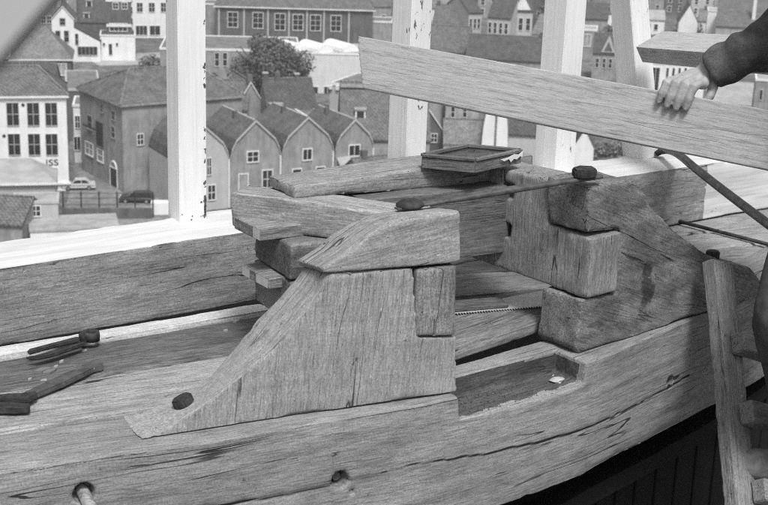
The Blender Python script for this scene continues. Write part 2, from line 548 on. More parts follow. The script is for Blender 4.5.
# ------------------------------------------------------------------ the mill top: setting
ZT = H - 1.05                                # level of the ring beam's top
def catmull(pts, per=6):
    out = []
    P = [2 * np.array(pts[0]) - np.array(pts[1])] + [np.array(p) for p in pts] + [2 * np.array(pts[-1]) - np.array(pts[-2])]
    for i in range(1, len(P) - 2):
        for k in range(per):
            t = k / per
            out.append(0.5 * ((2 * P[i]) + (-P[i - 1] + P[i + 1]) * t + (2 * P[i - 1] - 5 * P[i] + 4 * P[i + 1] - P[i + 2]) * t * t + (-P[i - 1] + 3 * P[i] - 3 * P[i + 1] + P[i + 2]) * t ** 3))
    out.append(P[-2])
    return np.array(out)
RING = [(-1.05, 1.90), (-0.665, 2.088), (-0.50, 2.168), (-0.331, 2.238), (-0.153, 2.335), (0.158, 2.50), (0.463, 2.729), (0.626, 2.90), (0.814, 3.10), (1.043, 3.36), (1.30, 3.70), (1.52, 4.1), (1.66, 4.55)]
RC = catmull(RING, 6)
RT = np.gradient(RC, axis=0)
RT /= np.linalg.norm(RT, axis=1)[:, None]
RN = np.stack([-RT[:, 1], RT[:, 0]], 1)      # inwards, away from the camera
RS = np.concatenate([[0], np.cumsum(np.linalg.norm(np.diff(RC, axis=0), axis=1))])
RW = 0.157
def ring_sweep(off0, off1, z0, z1, i0=0, i1=None, mb=None):
    mb = mb or MB()
    i1 = len(RC) if i1 is None else i1
    idx = list(range(i0, i1))
    v = []
    for i in idx:
        a, b = RC[i] + RN[i] * off0, RC[i] + RN[i] * off1
        v += [(a[0], a[1], z0), (b[0], b[1], z0), (b[0], b[1], z1), (a[0], a[1], z1)]
    f = [(0, 1, 2, 3)]
    for k in range(len(idx) - 1):
        for q in range(4):
            f.append((k * 4 + q, k * 4 + (q + 1) % 4, k * 4 + 4 + (q + 1) % 4, k * 4 + 4 + q))
    n = (len(idx) - 1) * 4
    f.append((n + 3, n + 2, n + 1, n))
    return mb.add(v, f)
def ring_param(xy):                          # arc length and inward offset of plan points
    S, O = np.zeros(len(xy)), np.zeros(len(xy))
    for a in range(0, len(xy), 20000):
        q = xy[a:a + 20000]
        d = ((q[:, None, :] - RC[None]) ** 2).sum(2)
        k = d.argmin(1)
        r = q - RC[k]
        S[a:a + 20000] = RS[k] + (r * RT[k]).sum(1)
        O[a:a + 20000] = (r * RN[k]).sum(1)
    return S, O

# ---- curved ring beam with its pocket, pegs and holes
RB = 0.288                                   # beam height
mb = ring_sweep(0, RW, ZT - RB, ZT)
v = np.array(mb.v)
pk = []
# pocket: open to the front, cut down 35 mm between two sight marks on the top
pa, pb = onz(464, 398, ZT), onz(588, 364, ZT)
pt = (pb - pa)[:2]
pl = np.linalg.norm(pt)
ph = math.degrees(math.atan2(pt[1], pt[0]))
cut = MB().box(0.0, pl, -0.06, 0.100, -0.052, 0.08)
fm = frame(pa, ph)
cut.v = [tuple(fm @ Vector(q)) for q in cut.v]
def hole(px, py, r, depth, off=0.0):
    # a bored hole in the front face of the ring
    best = None
    for i in range(len(RC)):
        n3 = np.array([RN[i][0], RN[i][1], 0])
        p = onplane(px, py, np.array([RC[i][0], RC[i][1], ZT]), n3)
        e = abs(np.dot(p[:2] - RC[i], RT[i]))
        if best is None or e < best[0]: best = (e, p, n3)
    e, p, n3 = best
    return p, n3, MB().tube([p - n3 * 0.03, p + n3 * 0.01, p + n3 * depth], [r * 1.1, r, r * 0.8], 10)
h1, n1, c1 = hole(340, 480, 0.021, 0.05)
h2, n2, c2 = hole(671, 382, 0.015, 0.04)
h3, n3_, c3 = hole(352, 492, 0.007, 0.02)
h4, n4, c4 = hole(84, 494, 0.022, 0.03)
me = evaluated(mb.mesh(), 0.0048, [cut.mesh(), c1.mesh(), c2.mesh(), c3.mesh(), c4.mesh()])
co = np.empty(len(me.vertices) * 3)
me.vertices.foreach_get('co', co)
co = co.reshape(-1, 3)
S, O = ring_param(co[:, :2])
# chipped and ragged arris along the left half, a long drying crack in the front
no = np.empty(len(me.vertices) * 3)
me.vertices.foreach_get('normal', no)
no = no.reshape(-1, 3)
local = np.stack([S, O, co[:, 2] - ZT], 1)
amp = 0.0016 * vnoise(local * np.array([3, 24, 24]), 3) + 0.0012 * vnoise(local * np.array([8, 60, 60]), 4) + 0.003 * vnoise(local * np.array([4, 5, 5]), 5)
edge = np.exp(-((O / 0.02) ** 2)) * np.exp(-(((local[:, 2]) / 0.02) ** 2))
edgeb = np.exp(-((O / 0.02) ** 2)) * np.exp(-(((local[:, 2] + RB) / 0.02) ** 2))
ragged = 0.006 + 0.013 * np.clip(vnoise(local * np.array([7, 12, 12]), 6) + 0.3, 0, 1.2) + 0.006 * np.clip(vnoise(local * np.array([28, 30, 30]), 7), 0, 1)
lf = np.clip((1.05 - S) / 0.4, 0.35, 1)
amp -= edge * ragged * lf * 0.6 + edgeb * ragged * 0.5
def crackline(S, pts):
    xs = [p[0] for p in pts]
    zs = [p[1] for p in pts]
    return np.interp(S, xs, zs, left=9, right=9)
def sz(px, py):
    p, n, _ = hole(px, py, 0.01, 0.01)
    s, o = ring_param(p[None, :2])
    return s[0], p[2] - ZT
cr_main = [sz(*q) for q in ((90, 532), (205, 508), (300, 493), (350, 479), (420, 463), (470, 456), (560, 436), (640, 404), (690, 375))]
cl = crackline(S, cr_main) + 0.002 * vnoise(np.stack([S * 40, S * 0, S * 0], 1), 8)
dz = np.abs(local[:, 2] - cl)
front = O < 0.012
crk = np.where(front, np.exp(-(dz / 0.0032) ** 2) * np.clip(1.0 + 0.5 * vnoise(np.stack([S * 5, S * 0, S * 0], 1), 9), 0.1, 1.3), 0)
amp -= np.where(front, np.exp(-(dz / 0.004) ** 2) * 0.004 * np.clip(0.45 + vnoise(np.stack([S * 4, S * 0, S * 0], 1), 9), 0.05, 1), 0)
co += no * amp[:, None]
me.vertices.foreach_set('co', co.ravel())
me.update()
at = me.attributes.new('gco', 'FLOAT_VECTOR', 'POINT')
at.data.foreach_set('vector', local.astype(np.float32).ravel())
me.attributes.new('crk', 'FLOAT', 'POINT').data.foreach_set('value', crk.astype(np.float32))
ring = link('ring_beam', me, [M['oak'], M['oak_top'], M['oak_grime']], None, None, True, label='long curved weathered oak beam across the foreground with a drying crack', cat='beam')
nz = np.empty(len(me.polygons) * 3)
me.polygons.foreach_get('normal', nz)
pc = np.empty(len(me.polygons) * 3)
me.polygons.foreach_get('center', pc)
nz, pc = nz.reshape(-1, 3), pc.reshape(-1, 3)
s_, o_ = ring_param(pc[:, :2])
mi = np.zeros(len(pc), np.int32)
lf_ = np.linalg.inv(np.array(fm)) @ np.concatenate([pc, np.ones((len(pc), 1))], 1).T
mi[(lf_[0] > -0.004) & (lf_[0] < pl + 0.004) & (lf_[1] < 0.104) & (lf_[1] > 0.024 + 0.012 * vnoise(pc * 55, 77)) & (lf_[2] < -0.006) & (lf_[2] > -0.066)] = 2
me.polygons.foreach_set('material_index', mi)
pegm = MB().tube([h4 + n4 * 0.03, h4 - n4 * 0.03 + np.array([0.012, 0, -0.03]), h4 - n4 * 0.055 + np.array([0.022, 0, -0.06])], [0.012, 0.013, 0.014], 9)
me = evaluated(pegm.mesh(), 0.003)
co = roughen(me, 0.0006, 0.002, 5)
set_gco(me, co)
link('peg', me, M['oak_top'], ring, None, True)
plug = MB().tube([h1 + n1 * 0.045, h1 + n1 * 0.018], [0.012, 0.009], 9)
plug.build('plug', M['board_dark'], ring)

# ---- left knee, cap, cross timbers (frame L follows the beam under them)
L0 = np.array([-0.4473, 2.2446, H])
LH = 25.46
FL = frame(L0, LH)
def chain(pts, per=5): return [tuple(p) for p in catmull(pts, per)]
KT = 0.118
kf = chain([(-0.006, -1.05), (0.048, -1.037), (0.10, -1.011), (0.155, -0.979), (0.244, -0.916), (0.299, -0.864), (0.355, -0.805), (0.379, -0.757)], 4) + [(0.562, -0.768), (0.578, -0.918), (0.668, -0.928), (0.677, -1.05)]
kb = chain([(-0.030, -1.05), (0.045, -1.043), (0.105, -1.024), (0.166, -0.995), (0.225, -0.936), (0.29, -0.862), (0.352, -0.802), (0.374, -0.777)], 4) + [(0.562, -0.786), (0.578, -0.918), (0.668, -0.928), (0.677, -1.05)]
lknee = timber('knee_brace', MB().loft_xz(kf[::-1], kb[::-1], 0, KT), M['oak_knee'], FL, 0.004, 0.0010, 0.005, 86, slope=50, saw=0.0004,
               label='swept triangular oak knee brace with a long tapering toe on the beam', cat='timber')
cf = [(0.367, -0.757)] + chain([(0.362, -0.746), (0.386, -0.734), (0.418, -0.718), (0.468, -0.685), (0.519, -0.664), (0.571, -0.655), (0.663, -0.654)], 4) + [(0.668, -0.764), (0.56, -0.763)]
cb = [(0.366, -0.777)] + chain([(0.360, -0.766), (0.380, -0.755), (0.402, -0.742), (0.438, -0.714), (0.49, -0.690), (0.55, -0.680), (0.663, -0.678)], 4) + [(0.668, -0.781), (0.56, -0.781)]
lcap = timber('cap_block', MB().loft_xz(cf[::-1], cb[::-1], -0.003, KT + 0.002), M['oak_knee'], FL, 0.0035, 0.0010, 0.005, 8, slope=30, saw=0.0005,
              label='pale quarter round oak block capping the tapering knee brace', cat='timber')
ltr = timber('cross_timber', MB().prism_xz([(0.569, -0.916), (0.665, -0.925), (0.662, -0.770), (0.567, -0.772)], -0.006, 0.27), M['oak_stained'], FL, 0.004, 0.0012, 0.006, 90,
             label='small square oak timber end let into the tapering knee brace', cat='timber')
# right knee: a C shape gripping the cross timber
R0 = np.array([0.4995, 2.8208, H])
RHD = 42.33
FR = frame(R0, RHD)
arc = chain([(0.06, -0.655), (0.10, -0.668), (0.135, -0.706), (0.168, -0.742), (0.26, -0.805), (0.395, -0.885), (0.52, -0.935), (0.62, -0.965), (0.70, -1.03)], 4)
out = [(-0.077, -0.655), (-0.02, -0.652)] + arc + [(0.71, -1.05), (-0.060, -1.05), (-0.078, -1.03), (-0.07, -0.918), (0.052, -0.925), (0.044, -0.772), (-0.068, -0.762)]
rknee = timber('knee_brace', MB().prism_xz(out[::-1], 0, KT), M['oak_stained'], FR, 0.004, 0.0018, 0.007, -22,
               label='dark stained C shaped oak knee brace gripping a square timber end', cat='timber')
me = rknee.data
co = np.array([q.co for q in me.vertices])
nrm = np.array([np.cos(math.radians(RHD + 90)), np.sin(math.radians(RHD + 90)), 0])
st = np.zeros(len(co))
for (px0, py0, px1, py1, amt) in ((638, 262, 657, 314, 0.56), (628, 195, 650, 222, 0.40), (606, 196, 622, 220, 0.36), (585, 318, 606, 332, 0.5), (660, 225, 676, 250, 0.38), (560, 298, 580, 325, 0.42)):
    a, b = FR.inverted() @ Vector(onplane(px0, py1, R0, nrm)), FR.inverted() @ Vector(onplane(px1, py0, R0, nrm))
    ex_ = ((co[:, 0] - (a.x + b.x) / 2) / ((b.x - a.x) / 2)) ** 2 + ((co[:, 2] - (a.z + b.z) / 2) / ((b.z - a.z) / 2)) ** 2 + 0.7 * vnoise(co * 45, 81) + 0.4 * vnoise(co * 120, 82)
    st = np.maximum(st, amt * np.clip(1.6 - ex_, 0, 1) ** 0.6)
me.attributes.new('crk', 'FLOAT', 'POINT').data.foreach_set('value', st.astype(np.float32))
rtr = timber('cross_timber', MB().prism_yz([(-0.008, -0.914), (-0.008, -0.776), (0.123, -0.770), (0.123, -0.668), (0.45, -0.67), (0.45, -0.905)], -0.062, 0.043), M['oak'], FR, 0.004, 0.0012, 0.005, 90, cutters=[MB().box(-0.09, -0.03, 0.235, 0.27, -0.735, -0.700), MB().box(-0.09, -0.03, 0.235, 0.27, -0.83, -0.795)],
             label='broad square oak cross timber held in the slot of the C shaped knee', cat='timber')

# ---- stacked timbers behind
def Lp(s, off, z): return L0 + np.array([math.cos(math.radians(LH)) * s - math.sin(math.radians(LH)) * off, math.sin(math.radians(LH)) * s + math.cos(math.radians(LH)) * off, z])
GH = 31.0
FG = frame(Lp(0.385, 0.285, 0), GH)
timber('long_timber', MB().box(0.0, 0.30, -0.05, 0.13, -0.846, -0.769), M['oak_stained'], FG, 0.004, 0.0014, 0.003, 0,
       label='middle stacked timber end between the two wedges, left of the cap block', cat='timber')
timber('long_timber', MB().box(0.0, 0.30, -0.06, 0.13, -0.945, -0.850), M['oak_stained'], FG, 0.004, 0.0014, 0.003, 0,
       label='lowest stacked timber end behind the tapering knee brace', cat='timber')
timber('long_timber', MB().prism_xz([(0.20, -0.765), (0.20, -0.70), (0.60, -0.706), (0.60, -0.75), (0.63, -0.75), (0.63, -0.80), (0.60, -0.80), (0.60, -0.868), (0.42, -0.868), (0.41, -0.765)][::-1], -0.004, 0.14), M['oak_dark'], FG, 0.004, 0.0014, 0.005, 0,
       label='dark long timber under the iron strap, notched into the cross timber', cat='timber')
upf = frame(Lp(0.43, 0.33, -0.69), 34.0, 0.4)
timber('top_plank', MB().prism_xz([(0.0, 0.0), (0.3, -0.02), (0.66, -0.03), (0.66, 0.03), (0.3, 0.031), (0.0, 0.024)], -0.01, 0.11), M['oak'], upf, 0.004, 0.0014, 0.006, 0,
       label='heavy oak plank lying on top of the stack, carrying the slatted tray', cat='timber')
pA, pC = Lp(0.315, 0.405, 0), Lp(0.49, 0.248, 0)
dh = math.degrees(math.atan2(pC[1] - pA[1], pC[0] - pA[0]))
timber('top_timber', MB().prism_xz([(0.0, -0.767), (0.0, -0.69), (0.12, -0.692), (0.42, -0.700), (0.42, -0.765)][::-1], 0.0, 0.10), M['oak_top'], frame(pA, dh), 0.004, 0.002, 0.009, 0,
       label='rough pale oak timber with a rounded left end, topmost left of the stack', cat='timber')
w1 = simple_wood('wedge', MB().prism_xz([(-0.07, 0.0), (0.14, -0.004), (0.14, 0.024), (-0.07, 0.027)], 0, 0.115), M['pine_grey'], frame(Lp(0.405, 0.288, -0.767), GH + 4), label='upper flat grey wedge poking out of the timber stack', cat='wedge', group='wedges in the timber stack')
MB().box(-0.0704, -0.069, 0.002, 0.030, 0.002, 0.024).build('cut_end', M['cut'], w1, None, label='freshly sawn pale corner')
w2 = simple_wood('wedge', MB().prism_xz([(-0.06, 0.0), (0.14, -0.004), (0.14, 0.024), (-0.06, 0.024)], 0, 0.12), M['pine_grey'], frame(Lp(0.412, 0.276, -0.873), GH + 4), label='lower flat wedge with freshly cut pale ends poking out of the timber stack', cat='wedge', group='wedges in the timber stack')
MB().box(-0.0604, -0.059, 0.004, 0.055, 0.002, 0.021).build('cut_end', M['cut'], w2, None, label='freshly sawn pale corner')
MB().box(-0.0604, -0.059, 0.085, 0.117, 0.002, 0.021).build('cut_end', M['cut'], w2, None, label='freshly sawn pale corner')

# ---- iron strap, bolts
def nut_mesh(r, h, sides=6, sink=0.0):
    me = MB().prism_xy([(r * math.cos(2 * math.pi * k / sides + 0.3) * (1 + 0.05 * math.sin(5 * k)), r * math.sin(2 * math.pi * k / sides + 0.3)) for k in range(sides)], -sink, h).mesh()
    bm = bmesh.new()
    bm.from_mesh(me)
    bmesh.ops.bevel(bm, geom=bm.edges[:], offset=min(r, h) * 0.18, segments=2, affect='EDGES', clamp_overlap=True)
    bm.to_mesh(me)
    bm.free()
    return me
def dome(name, p, r, h, m, mat='iron', sides=10, **k):
    b = MB()
    prof = [(1.0, 0.0), (0.98, 0.35), (0.72, 0.8), (0.25, 1.0)]
    v, f = [], []
    for a, z in prof:
        for q in range(sides): v.append((r * a * math.cos(2 * math.pi * q / sides), r * a * math.sin(2 * math.pi * q / sides), h * z))
    for i in range(3):
        for q in range(sides): f.append((i * sides + q, i * sides + (q + 1) % sides, (i + 1) * sides + (q + 1) % sides, (i + 1) * sides + q))
    f.append(tuple(3 * sides + q for q in range(sides)))
    f.append(tuple(range(sides - 1, -1, -1)))
    me = b.add(v, f).mesh()
    return link(name, me, M[mat], None, m, True, **k)
s0, s1 = onz(404, 209, H - 0.668), onz(601, 178, H - 0.640)
sv = s1 - s0
sl = np.linalg.norm(sv)
sx = sv / sl
sy = np.cross([0, 0, 1.0], sx)
sy /= np.linalg.norm(sy)
strapM = mat4(s0, sx, sy, np.cross(sx, sy))
me = MB().prism_xz([(-0.02, 0.0), (sl, 0.0), (sl, 0.009), (sl * 0.5, 0.0115), (-0.02, 0.006)], -0.011, 0.011).mesh()
me = evaluated(me, 0.003)
co = roughen(me, 0.0006, 0.001, 4)
strap = link('iron_strap', me, M['iron_strap'], None, strapM, True, label='flat rusty iron strap bridging the gap between the two knees', cat='strap')
dome('bolt_head', None, 0.030, 0.014, strapM @ Matrix.Translation((0.016, 0.004, 0.003))).parent = strap
strap.children[-1].matrix_parent_inverse = strapM.inverted()
nut = link('bolt_nut', nut_mesh(0.029, 0.020, 6), M['iron'], None, strapM @ Matrix.Translation((sl - 0.045, 0.0, 0.0085)), False)
nut.parent = strap
nut.matrix_parent_inverse = strapM.inverted()
nutb = link('bolt_head', nut_mesh(0.0215, 0.017, 8, 0.012), M['iron'], None, Matrix.Translation(FL @ Vector((0.105, 0.06, -1.017))) @ Matrix.Rotation(math.radians(-24), 4, 'Y'), False)
nutb.parent = lknee
nutb.matrix_parent_inverse = FL.inverted()
nutc = link('bolt_head', nut_mesh(0.0185, 0.017, 8, 0.014), M['iron'], None, Matrix.Translation(FR @ Vector((0.525, 0.06, -0.935))), False)
nutc.parent = rknee
nutc.matrix_parent_inverse = FR.inverted()

# ---- parapet beam with white painted top
PO = onz(0, 268, H - 0.864)
PH_ = 35.9
FP = frame(PO, PH_)
def ppaint(me):
    n = np.empty(len(me.polygons) * 3)
    c = np.empty(len(me.polygons) * 3)
    me.polygons.foreach_get('normal', n)
    me.polygons.foreach_get('center', c)
    n, c = n.reshape(-1, 3), c.reshape(-1, 3)
    edge = 2.285 + 0.004 * vnoise(np.stack([c[:, 2] * 40, c[:, 2] * 0, c[:, 2] * 0], 1), 2)
    drip = -0.006 + 0.007 * vnoise(np.stack([c[:, 0] * 14, c[:, 0] * 0, c[:, 0] * 0], 1), 3)
    w = (n[:, 2] > 0.5) | (c[:, 0] > edge)
    me.polygons.foreach_set('material_index', w.astype(np.int32))
timber('parapet_beam', MB().box(-0.6, 3.6, 0, 0.205, -0.186, 0.0), [M['oak'], M['white_top']], FP, 0.007, 0.0018, 0.005, 0, paint=ppaint,
       label='long straight parapet beam with white painted top behind the timber stack', cat='beam')
batM = frame(onz(0, 355, ZT + 0.018), 33.5)
timber('batten', MB().box(-0.5, 0.66, 0, 0.055, -0.02, 0.0), M['batten'], batM, 0.004, 0.0008, 0.004, 0, label='pale batten lying along the foot of the parapet beam', cat='batten')

# ---- posts and rail
def post(px, py, heading, w, length, label, lean=None, d=None):
    b = onz(px, py, H - 0.864)
    fr = frame(b, heading)
    if lean is not None: fr = Matrix.Translation(b) @ Matrix.Rotation(math.radians(lean[1]), 4, lean[0]) @ Matrix.Translation(-Vector(b)) @ fr
    me = MB().box(0, w, 0, w if d is None else d, -0.004, length).mesh()
    bm = bmesh.new()
    bm.from_mesh(me)
    bmesh.ops.bevel(bm, geom=bm.edges[:], offset=0.002, segments=2, affect='EDGES')
    bm.to_mesh(me)
    bm.free()
    co = np.empty(len(me.vertices) * 3)
    me.vertices.foreach_get('co', co)
    set_gco(me, co.reshape(-1, 3), 90)
    return link('railing_post', me, M['white'], None, fr, False, label=label, cat='post', group='white railing posts')
p1 = post(180, 223, 33, 0.073, 1.5, 'white post with flaking paint nearest the white house, at left')
p2 = post(405, 186, 43, 0.078, 1.5, 'white post behind the end of the slanting plank', None)
p3 = post(555, 172, 42, 0.088, 1.5, 'white post with a rope round its foot')
p4 = post(643, 160, 40, 0.084, 1.6, 'white leaning post that carries the horizontal rail', ('Y', -9.5))
pr_ = random.Random(5)
for k in range(30):
    z = 0.012 + 0.62 * pr_.random() ** 2.2
    s = pr_.uniform(0.001, 0.0036) * (1.5 if z < 0.06 else 1)
    vv = [(0.0715 - pr_.uniform(0, 0.006) + s * math.cos(a) * pr_.uniform(0.4, 1), z + s * 2.6 * math.sin(a) * pr_.uniform(0.5, 1)) for a in (0, 1, 2, 3, 4, 5)]
    vv = [(min(q[0], 0.0722), max(q[1], 0.001)) for q in vv]
    MB().prism_xz(vv, -0.0007, 0.0004).build('paint_flake', M['board_dark'], p1)
for k in range(6):
    s = pr_.uniform(0.0012, 0.004)
    x, z = pr_.uniform(0.005, 0.07), 0.004 + 0.05 * pr_.random() ** 2
    MB().prism_xz([(x + s * math.cos(a) * pr_.uniform(0.4, 1), max(0.001, z + s * math.sin(a) * pr_.uniform(0.4, 1))) for a in (0, 1, 2, 3, 4, 5)], -0.0007, 0.0004).build('paint_flake', M['board_dark'], p1)
# rail turned on edge, running right from the leaning post
ra, rb = atd(636, 47, 3.95), atd(735, 55, 3.45)
rx = (rb - ra) / np.linalg.norm(rb - ra)
ry = np.cross([0, 0, 1.0], rx)
ry /= np.linalg.norm(ry)
rz = np.cross(rx, ry)
c_, s_ = math.cos(math.radians(28)), math.sin(math.radians(28))
ry2, rz2 = ry * c_ + rz * s_, -ry * s_ + rz * c_
me = MB().box(0, 1.2, 0, 0.10, -0.052, 0).mesh()
co = np.empty(len(me.vertices) * 3)
me.vertices.foreach_get('co', co)
set_gco(me, co.reshape(-1, 3))
link('rail', me, M['pine'], None, mat4(ra, rx, ry2, rz2), False, label='stout pale horizontal rail running right from the leaning post', cat='rail')

# ---- rope round the third post
rc = Vector(p3.matrix_local @ Vector((0.044, 0.044, 0.012)))
pts = []
for k in range(28):
    a = 2 * math.pi * k / 28
    a2 = a - math.radians(42)
    q = max(abs(math.cos(a2)), abs(math.sin(a2)))
    rr = 0.055 / q if q > 0.78 else 0.069
    pts.append((rc.x + rr * math.cos(a), rc.y + rr * math.sin(a), rc.z + 0.003 * math.sin(3 * a)))
MB().tube(pts, 0.0085, 8, closed=True).build('rope', M['rope'], None, None, True, label='short rope tied round the foot of a white post', cat='rope')

# ---- floor boards
floor = MB().prism_xy([tuple(RC[i] + RN[i] * 0.1) for i in range(0, len(RC), 3)] + [(1.9, 5.2), (-1.9, 2.6)], ZT - 0.12, ZT - 0.075).build('floor', M['board_dark'], None, None, kind='structure')
def plank_on(poly, z0, z1, mat, parent, **k):  # plank from its plan outline; grain along its first edge
    p = [np.array(q[:2]) for q in poly]
    a = p[1] - p[0]
    hd = math.degrees(math.atan2(a[1], a[0]))
    fr = frame((p[0][0], p[0][1], 0), hd)
    inv = fr.inverted()
    lo = [inv @ Vector((q[0], q[1], 0)) for q in p]
    return timber('plank', MB().prism_xy([(q.x, q.y) for q in lo], z0, z1), mat, fr, 0.005, 0.001, 0.004, 0, parent=parent, **k)
def band(x0, y0, x1, y1, x2, y2, x3, y3, z):   # four top corners by sight line
    return [onz(x0, y0, z), onz(x1, y1, z), onz(x2, y2, z), onz(x3, y3, z)]
plank_on(band(-60, 441, 255, 392, 275, 348, -60, 402, ZT), ZT - 0.04, ZT, M['oak_top'], floor)
plank_on(band(-60, 401, 275, 347, 268, 306, -60, 358, ZT + 0.004), ZT - 0.04, ZT + 0.004, M['board_dark'], floor)
# boards inside the frame
plank_on(band(420, 361, 575, 310, 575, 301, 420, 315, ZT + 0.036), ZT + 0.006, ZT + 0.036, M['pine_grey'], floor)
plank_on(band(420, 312, 640, 291, 640, 280, 420, 300, ZT + 0.0), ZT - 0.04, ZT + 0.0, M['board_dark'], floor)
plank_on(band(420, 299, 640, 279, 640, 265, 420, 275, ZT + 0.006), ZT - 0.04, ZT + 0.006, M['pine_grey'], floor)
plank_on(band(420, 274, 640, 264, 640, 250, 420, 262, ZT + 0.002), ZT - 0.04, ZT + 0.002, M['board_dark'], floor)
# deck boards at right, between knee and parapet
e0 = [(640, 224), (790, 203), (790, 222), (640, 238), (640, 252), (800, 238), (640, 268), (810, 254), (660, 290), (820, 276)]
zz = ZT - 0.004
plank_on(band(600, 243, 800, 222, 800, 199, 600, 229, zz), zz - 0.04, zz, M['oak'], floor)
plank_on(band(600, 258, 800, 240, 800, 223, 600, 244, zz + 0.003), zz - 0.04, zz + 0.003, M['oak_top'], floor)
plank_on(band(600, 277, 800, 262, 800, 241, 600, 259, zz), zz - 0.04, zz, M['oak'], floor)
plank_on(band(600, 300, 830, 285, 800, 263, 600, 278, zz + 0.003), zz - 0.04, zz + 0.003, M['oak_top'], floor)

# ---- boarded mill body under the ring, down to the street
body = empty('mill_wall', None, label='dark tarred boarding with painted-in shade, on the mill below the curved beam', cat='wall')
acc = RS[0]
k = 0
for i in range(len(RC) - 1):
    a, b = RC[i] + RN[i] * 0.15, RC[i + 1] + RN[i + 1] * 0.15
    d = (b - a)
    ln = np.linalg.norm(d)
    nb = max(1, int(round(ln / 0.11)))
    for q in range(nb):
        p, p2 = a + d * q / nb, a + d * (q + 0.985) / nb
        hd = math.degrees(math.atan2(d[1], d[0]))
        st = 0.004 * (k % 2)
        simple_wood('board', MB().box(0, np.linalg.norm(p2 - p), 0.0 + st, 0.03 + st, -7.0, -0.005), M['tar_shade'], frame((p[0], p[1], ZT - RB), hd), 90, parent=body, bev=0.003)
        k += 1
plinth = [tuple(RC[i] + RN[i] * 0.20) for i in range(0, len(RC), 4)] + [(1.75, 5.4), (-1.8, 2.9), (-1.4, 2.0)]
MB().prism_xy(plinth, 0, ZT - 0.125).build('core', M['tar_shade'], body)
lb = ring_sweep(0.09, 0.148, ZT - RB - 0.17, ZT - RB - 0.12)
me = lb.mesh()
co = np.array([q.co for q in me.vertices])
set_gco(me, co)
link('ledge_board', me, M['tar_shade'], body)

# ---- slanting plank held by the workman
dl, dr = 3.42, 2.90
tl, tr = atd(357, 36, dl), atd(768, 110, dr)
bl = atd(362, 89, dl * 1.0)
px = (tr - tl) / np.linalg.norm(tr - tl)
pn = np.cross(px, bl - tl)
pn /= np.linalg.norm(pn)
if np.dot(pn, _fw) < 0: pn = -pn
pz = np.cross(px, pn)
PLW = abs(np.dot(bl - tl, pz))
ex = np.dot(bl - tl, px)
PLL = 1.75
plank = timber('held_plank', MB().prism_xz([(0, 0), (PLL, 0), (PLL, -PLW), (ex, -PLW)][::-1], 0, 0.032), M['pine'], mat4(tl, px, pn, pz), 0.005, 0.0004, 0.0015, 0,
               label='long freshly sawn pine plank held on the slant by a hand', cat='plank')
for kx, ky, kr in ((668, 153, 0.009), (291, 0, 0), (723, 160, 0.006), (543, 130, 0.007)):
    if kr:
        p = onplane(kx, ky, tl, pn)
        e1 = MB()
        cs = [p + px * kr * 1.5 * math.cos(a) + pz * kr * math.sin(a) - pn * 0.0022 for a in [q * math.pi / 6 for q in range(12)]]
        e1.add(cs + [p - pn * 0.0030], [(q, (q + 1) % 12, 12) for q in range(12)])
        e1.build('knot', M['board_dark'], None).parent = plank
        plank.children[-1].matrix_parent_inverse = plank.matrix_local.inverted()

# ---- near out of focus pole, top left
na, nb_ = atd(48, 0, 0.34), atd(0, 55, 0.34)
nx = (nb_ - na) / np.linalg.norm(nb_ - na)
nzv = np.cross(nx, _fw)
nzv /= np.linalg.norm(nzv)
if np.dot(nzv, -RR) < 0: nzv = -nzv
MB().box(-0.3, 0.4, 0, 0.010, 0, 0.12).build('scaffold_board', M['near'], None, mat4(na, nx, _fw, nzv), label='blurred pale board close to the camera in the top left corner', cat='board')

# ---- slatted tray on the top plank
tz = H - 0.655
c4_ = [onz(422, 168, tz), onz(474.5, 173, tz), onz(520, 163, tz), onz(467, 158, tz)]
tray = empty('slatted_tray', Matrix.Translation(c4_[0]), label='shallow square slatted tray with torn paper on its side', cat='tray')
tinv = tray.matrix_world.inverted()
def slat(a, b, z0, z1, th=0.006, mat='tray', name='side'):
    d = b - a
    ln = np.linalg.norm(d[:2])
    o = simple_wood(name, MB().box(0, ln, -th / 2, th / 2, z0, z1), M[mat], tinv @ frame(a, math.degrees(math.atan2(d[1], d[0]))), 0, parent=tray, bev=0.001)
    return o
for q in range(4):
    a, b = c4_[q], c4_[(q + 1) % 4]
    slat(a, b, 0.0, 0.026, 0.005)
    slat(a, b, 0.027, 0.034, 0.012, 'tray', 'rim')
bt = MB().prism_xy([tuple((p - c4_[0])[:2] * 0.98) for p in c4_], 0.0, 0.004)
simple_wood('base', bt, M['tray'], None, parent=tray, bev=0.0008)
d = c4_[2] - c4_[1]
u_ = d / np.linalg.norm(d)
pp = [(0.50, 0.021), (0.58, 0.015), (0.68, 0.018), (0.73, 0.009), (0.79, 0.016), (0.86, 0.013), (0.93, 0.019), (0.985, 0.017), (0.99, 0.030), (0.9, 0.024), (0.8, 0.027), (0.66, 0.022)]
off = np.array([u_[1], -u_[0], 0]) * 0.0075
o = MB().prism_xz([(q[0] * np.linalg.norm(d), q[1]) for q in pp], -0.0005, 0.0005).build('torn_paper', M['paper'], tray, tinv @ frame(c4_[1] + off, math.degrees(math.atan2(d[1], d[0]))))
simple_wood('loose_block', MB().box(0, 0.07, 0, 0.04, 0, 0.035), M['oak'], frame(onz(404, 178, H - 0.862), 30), label='small wood block lying at the foot of the middle white post', cat='block')

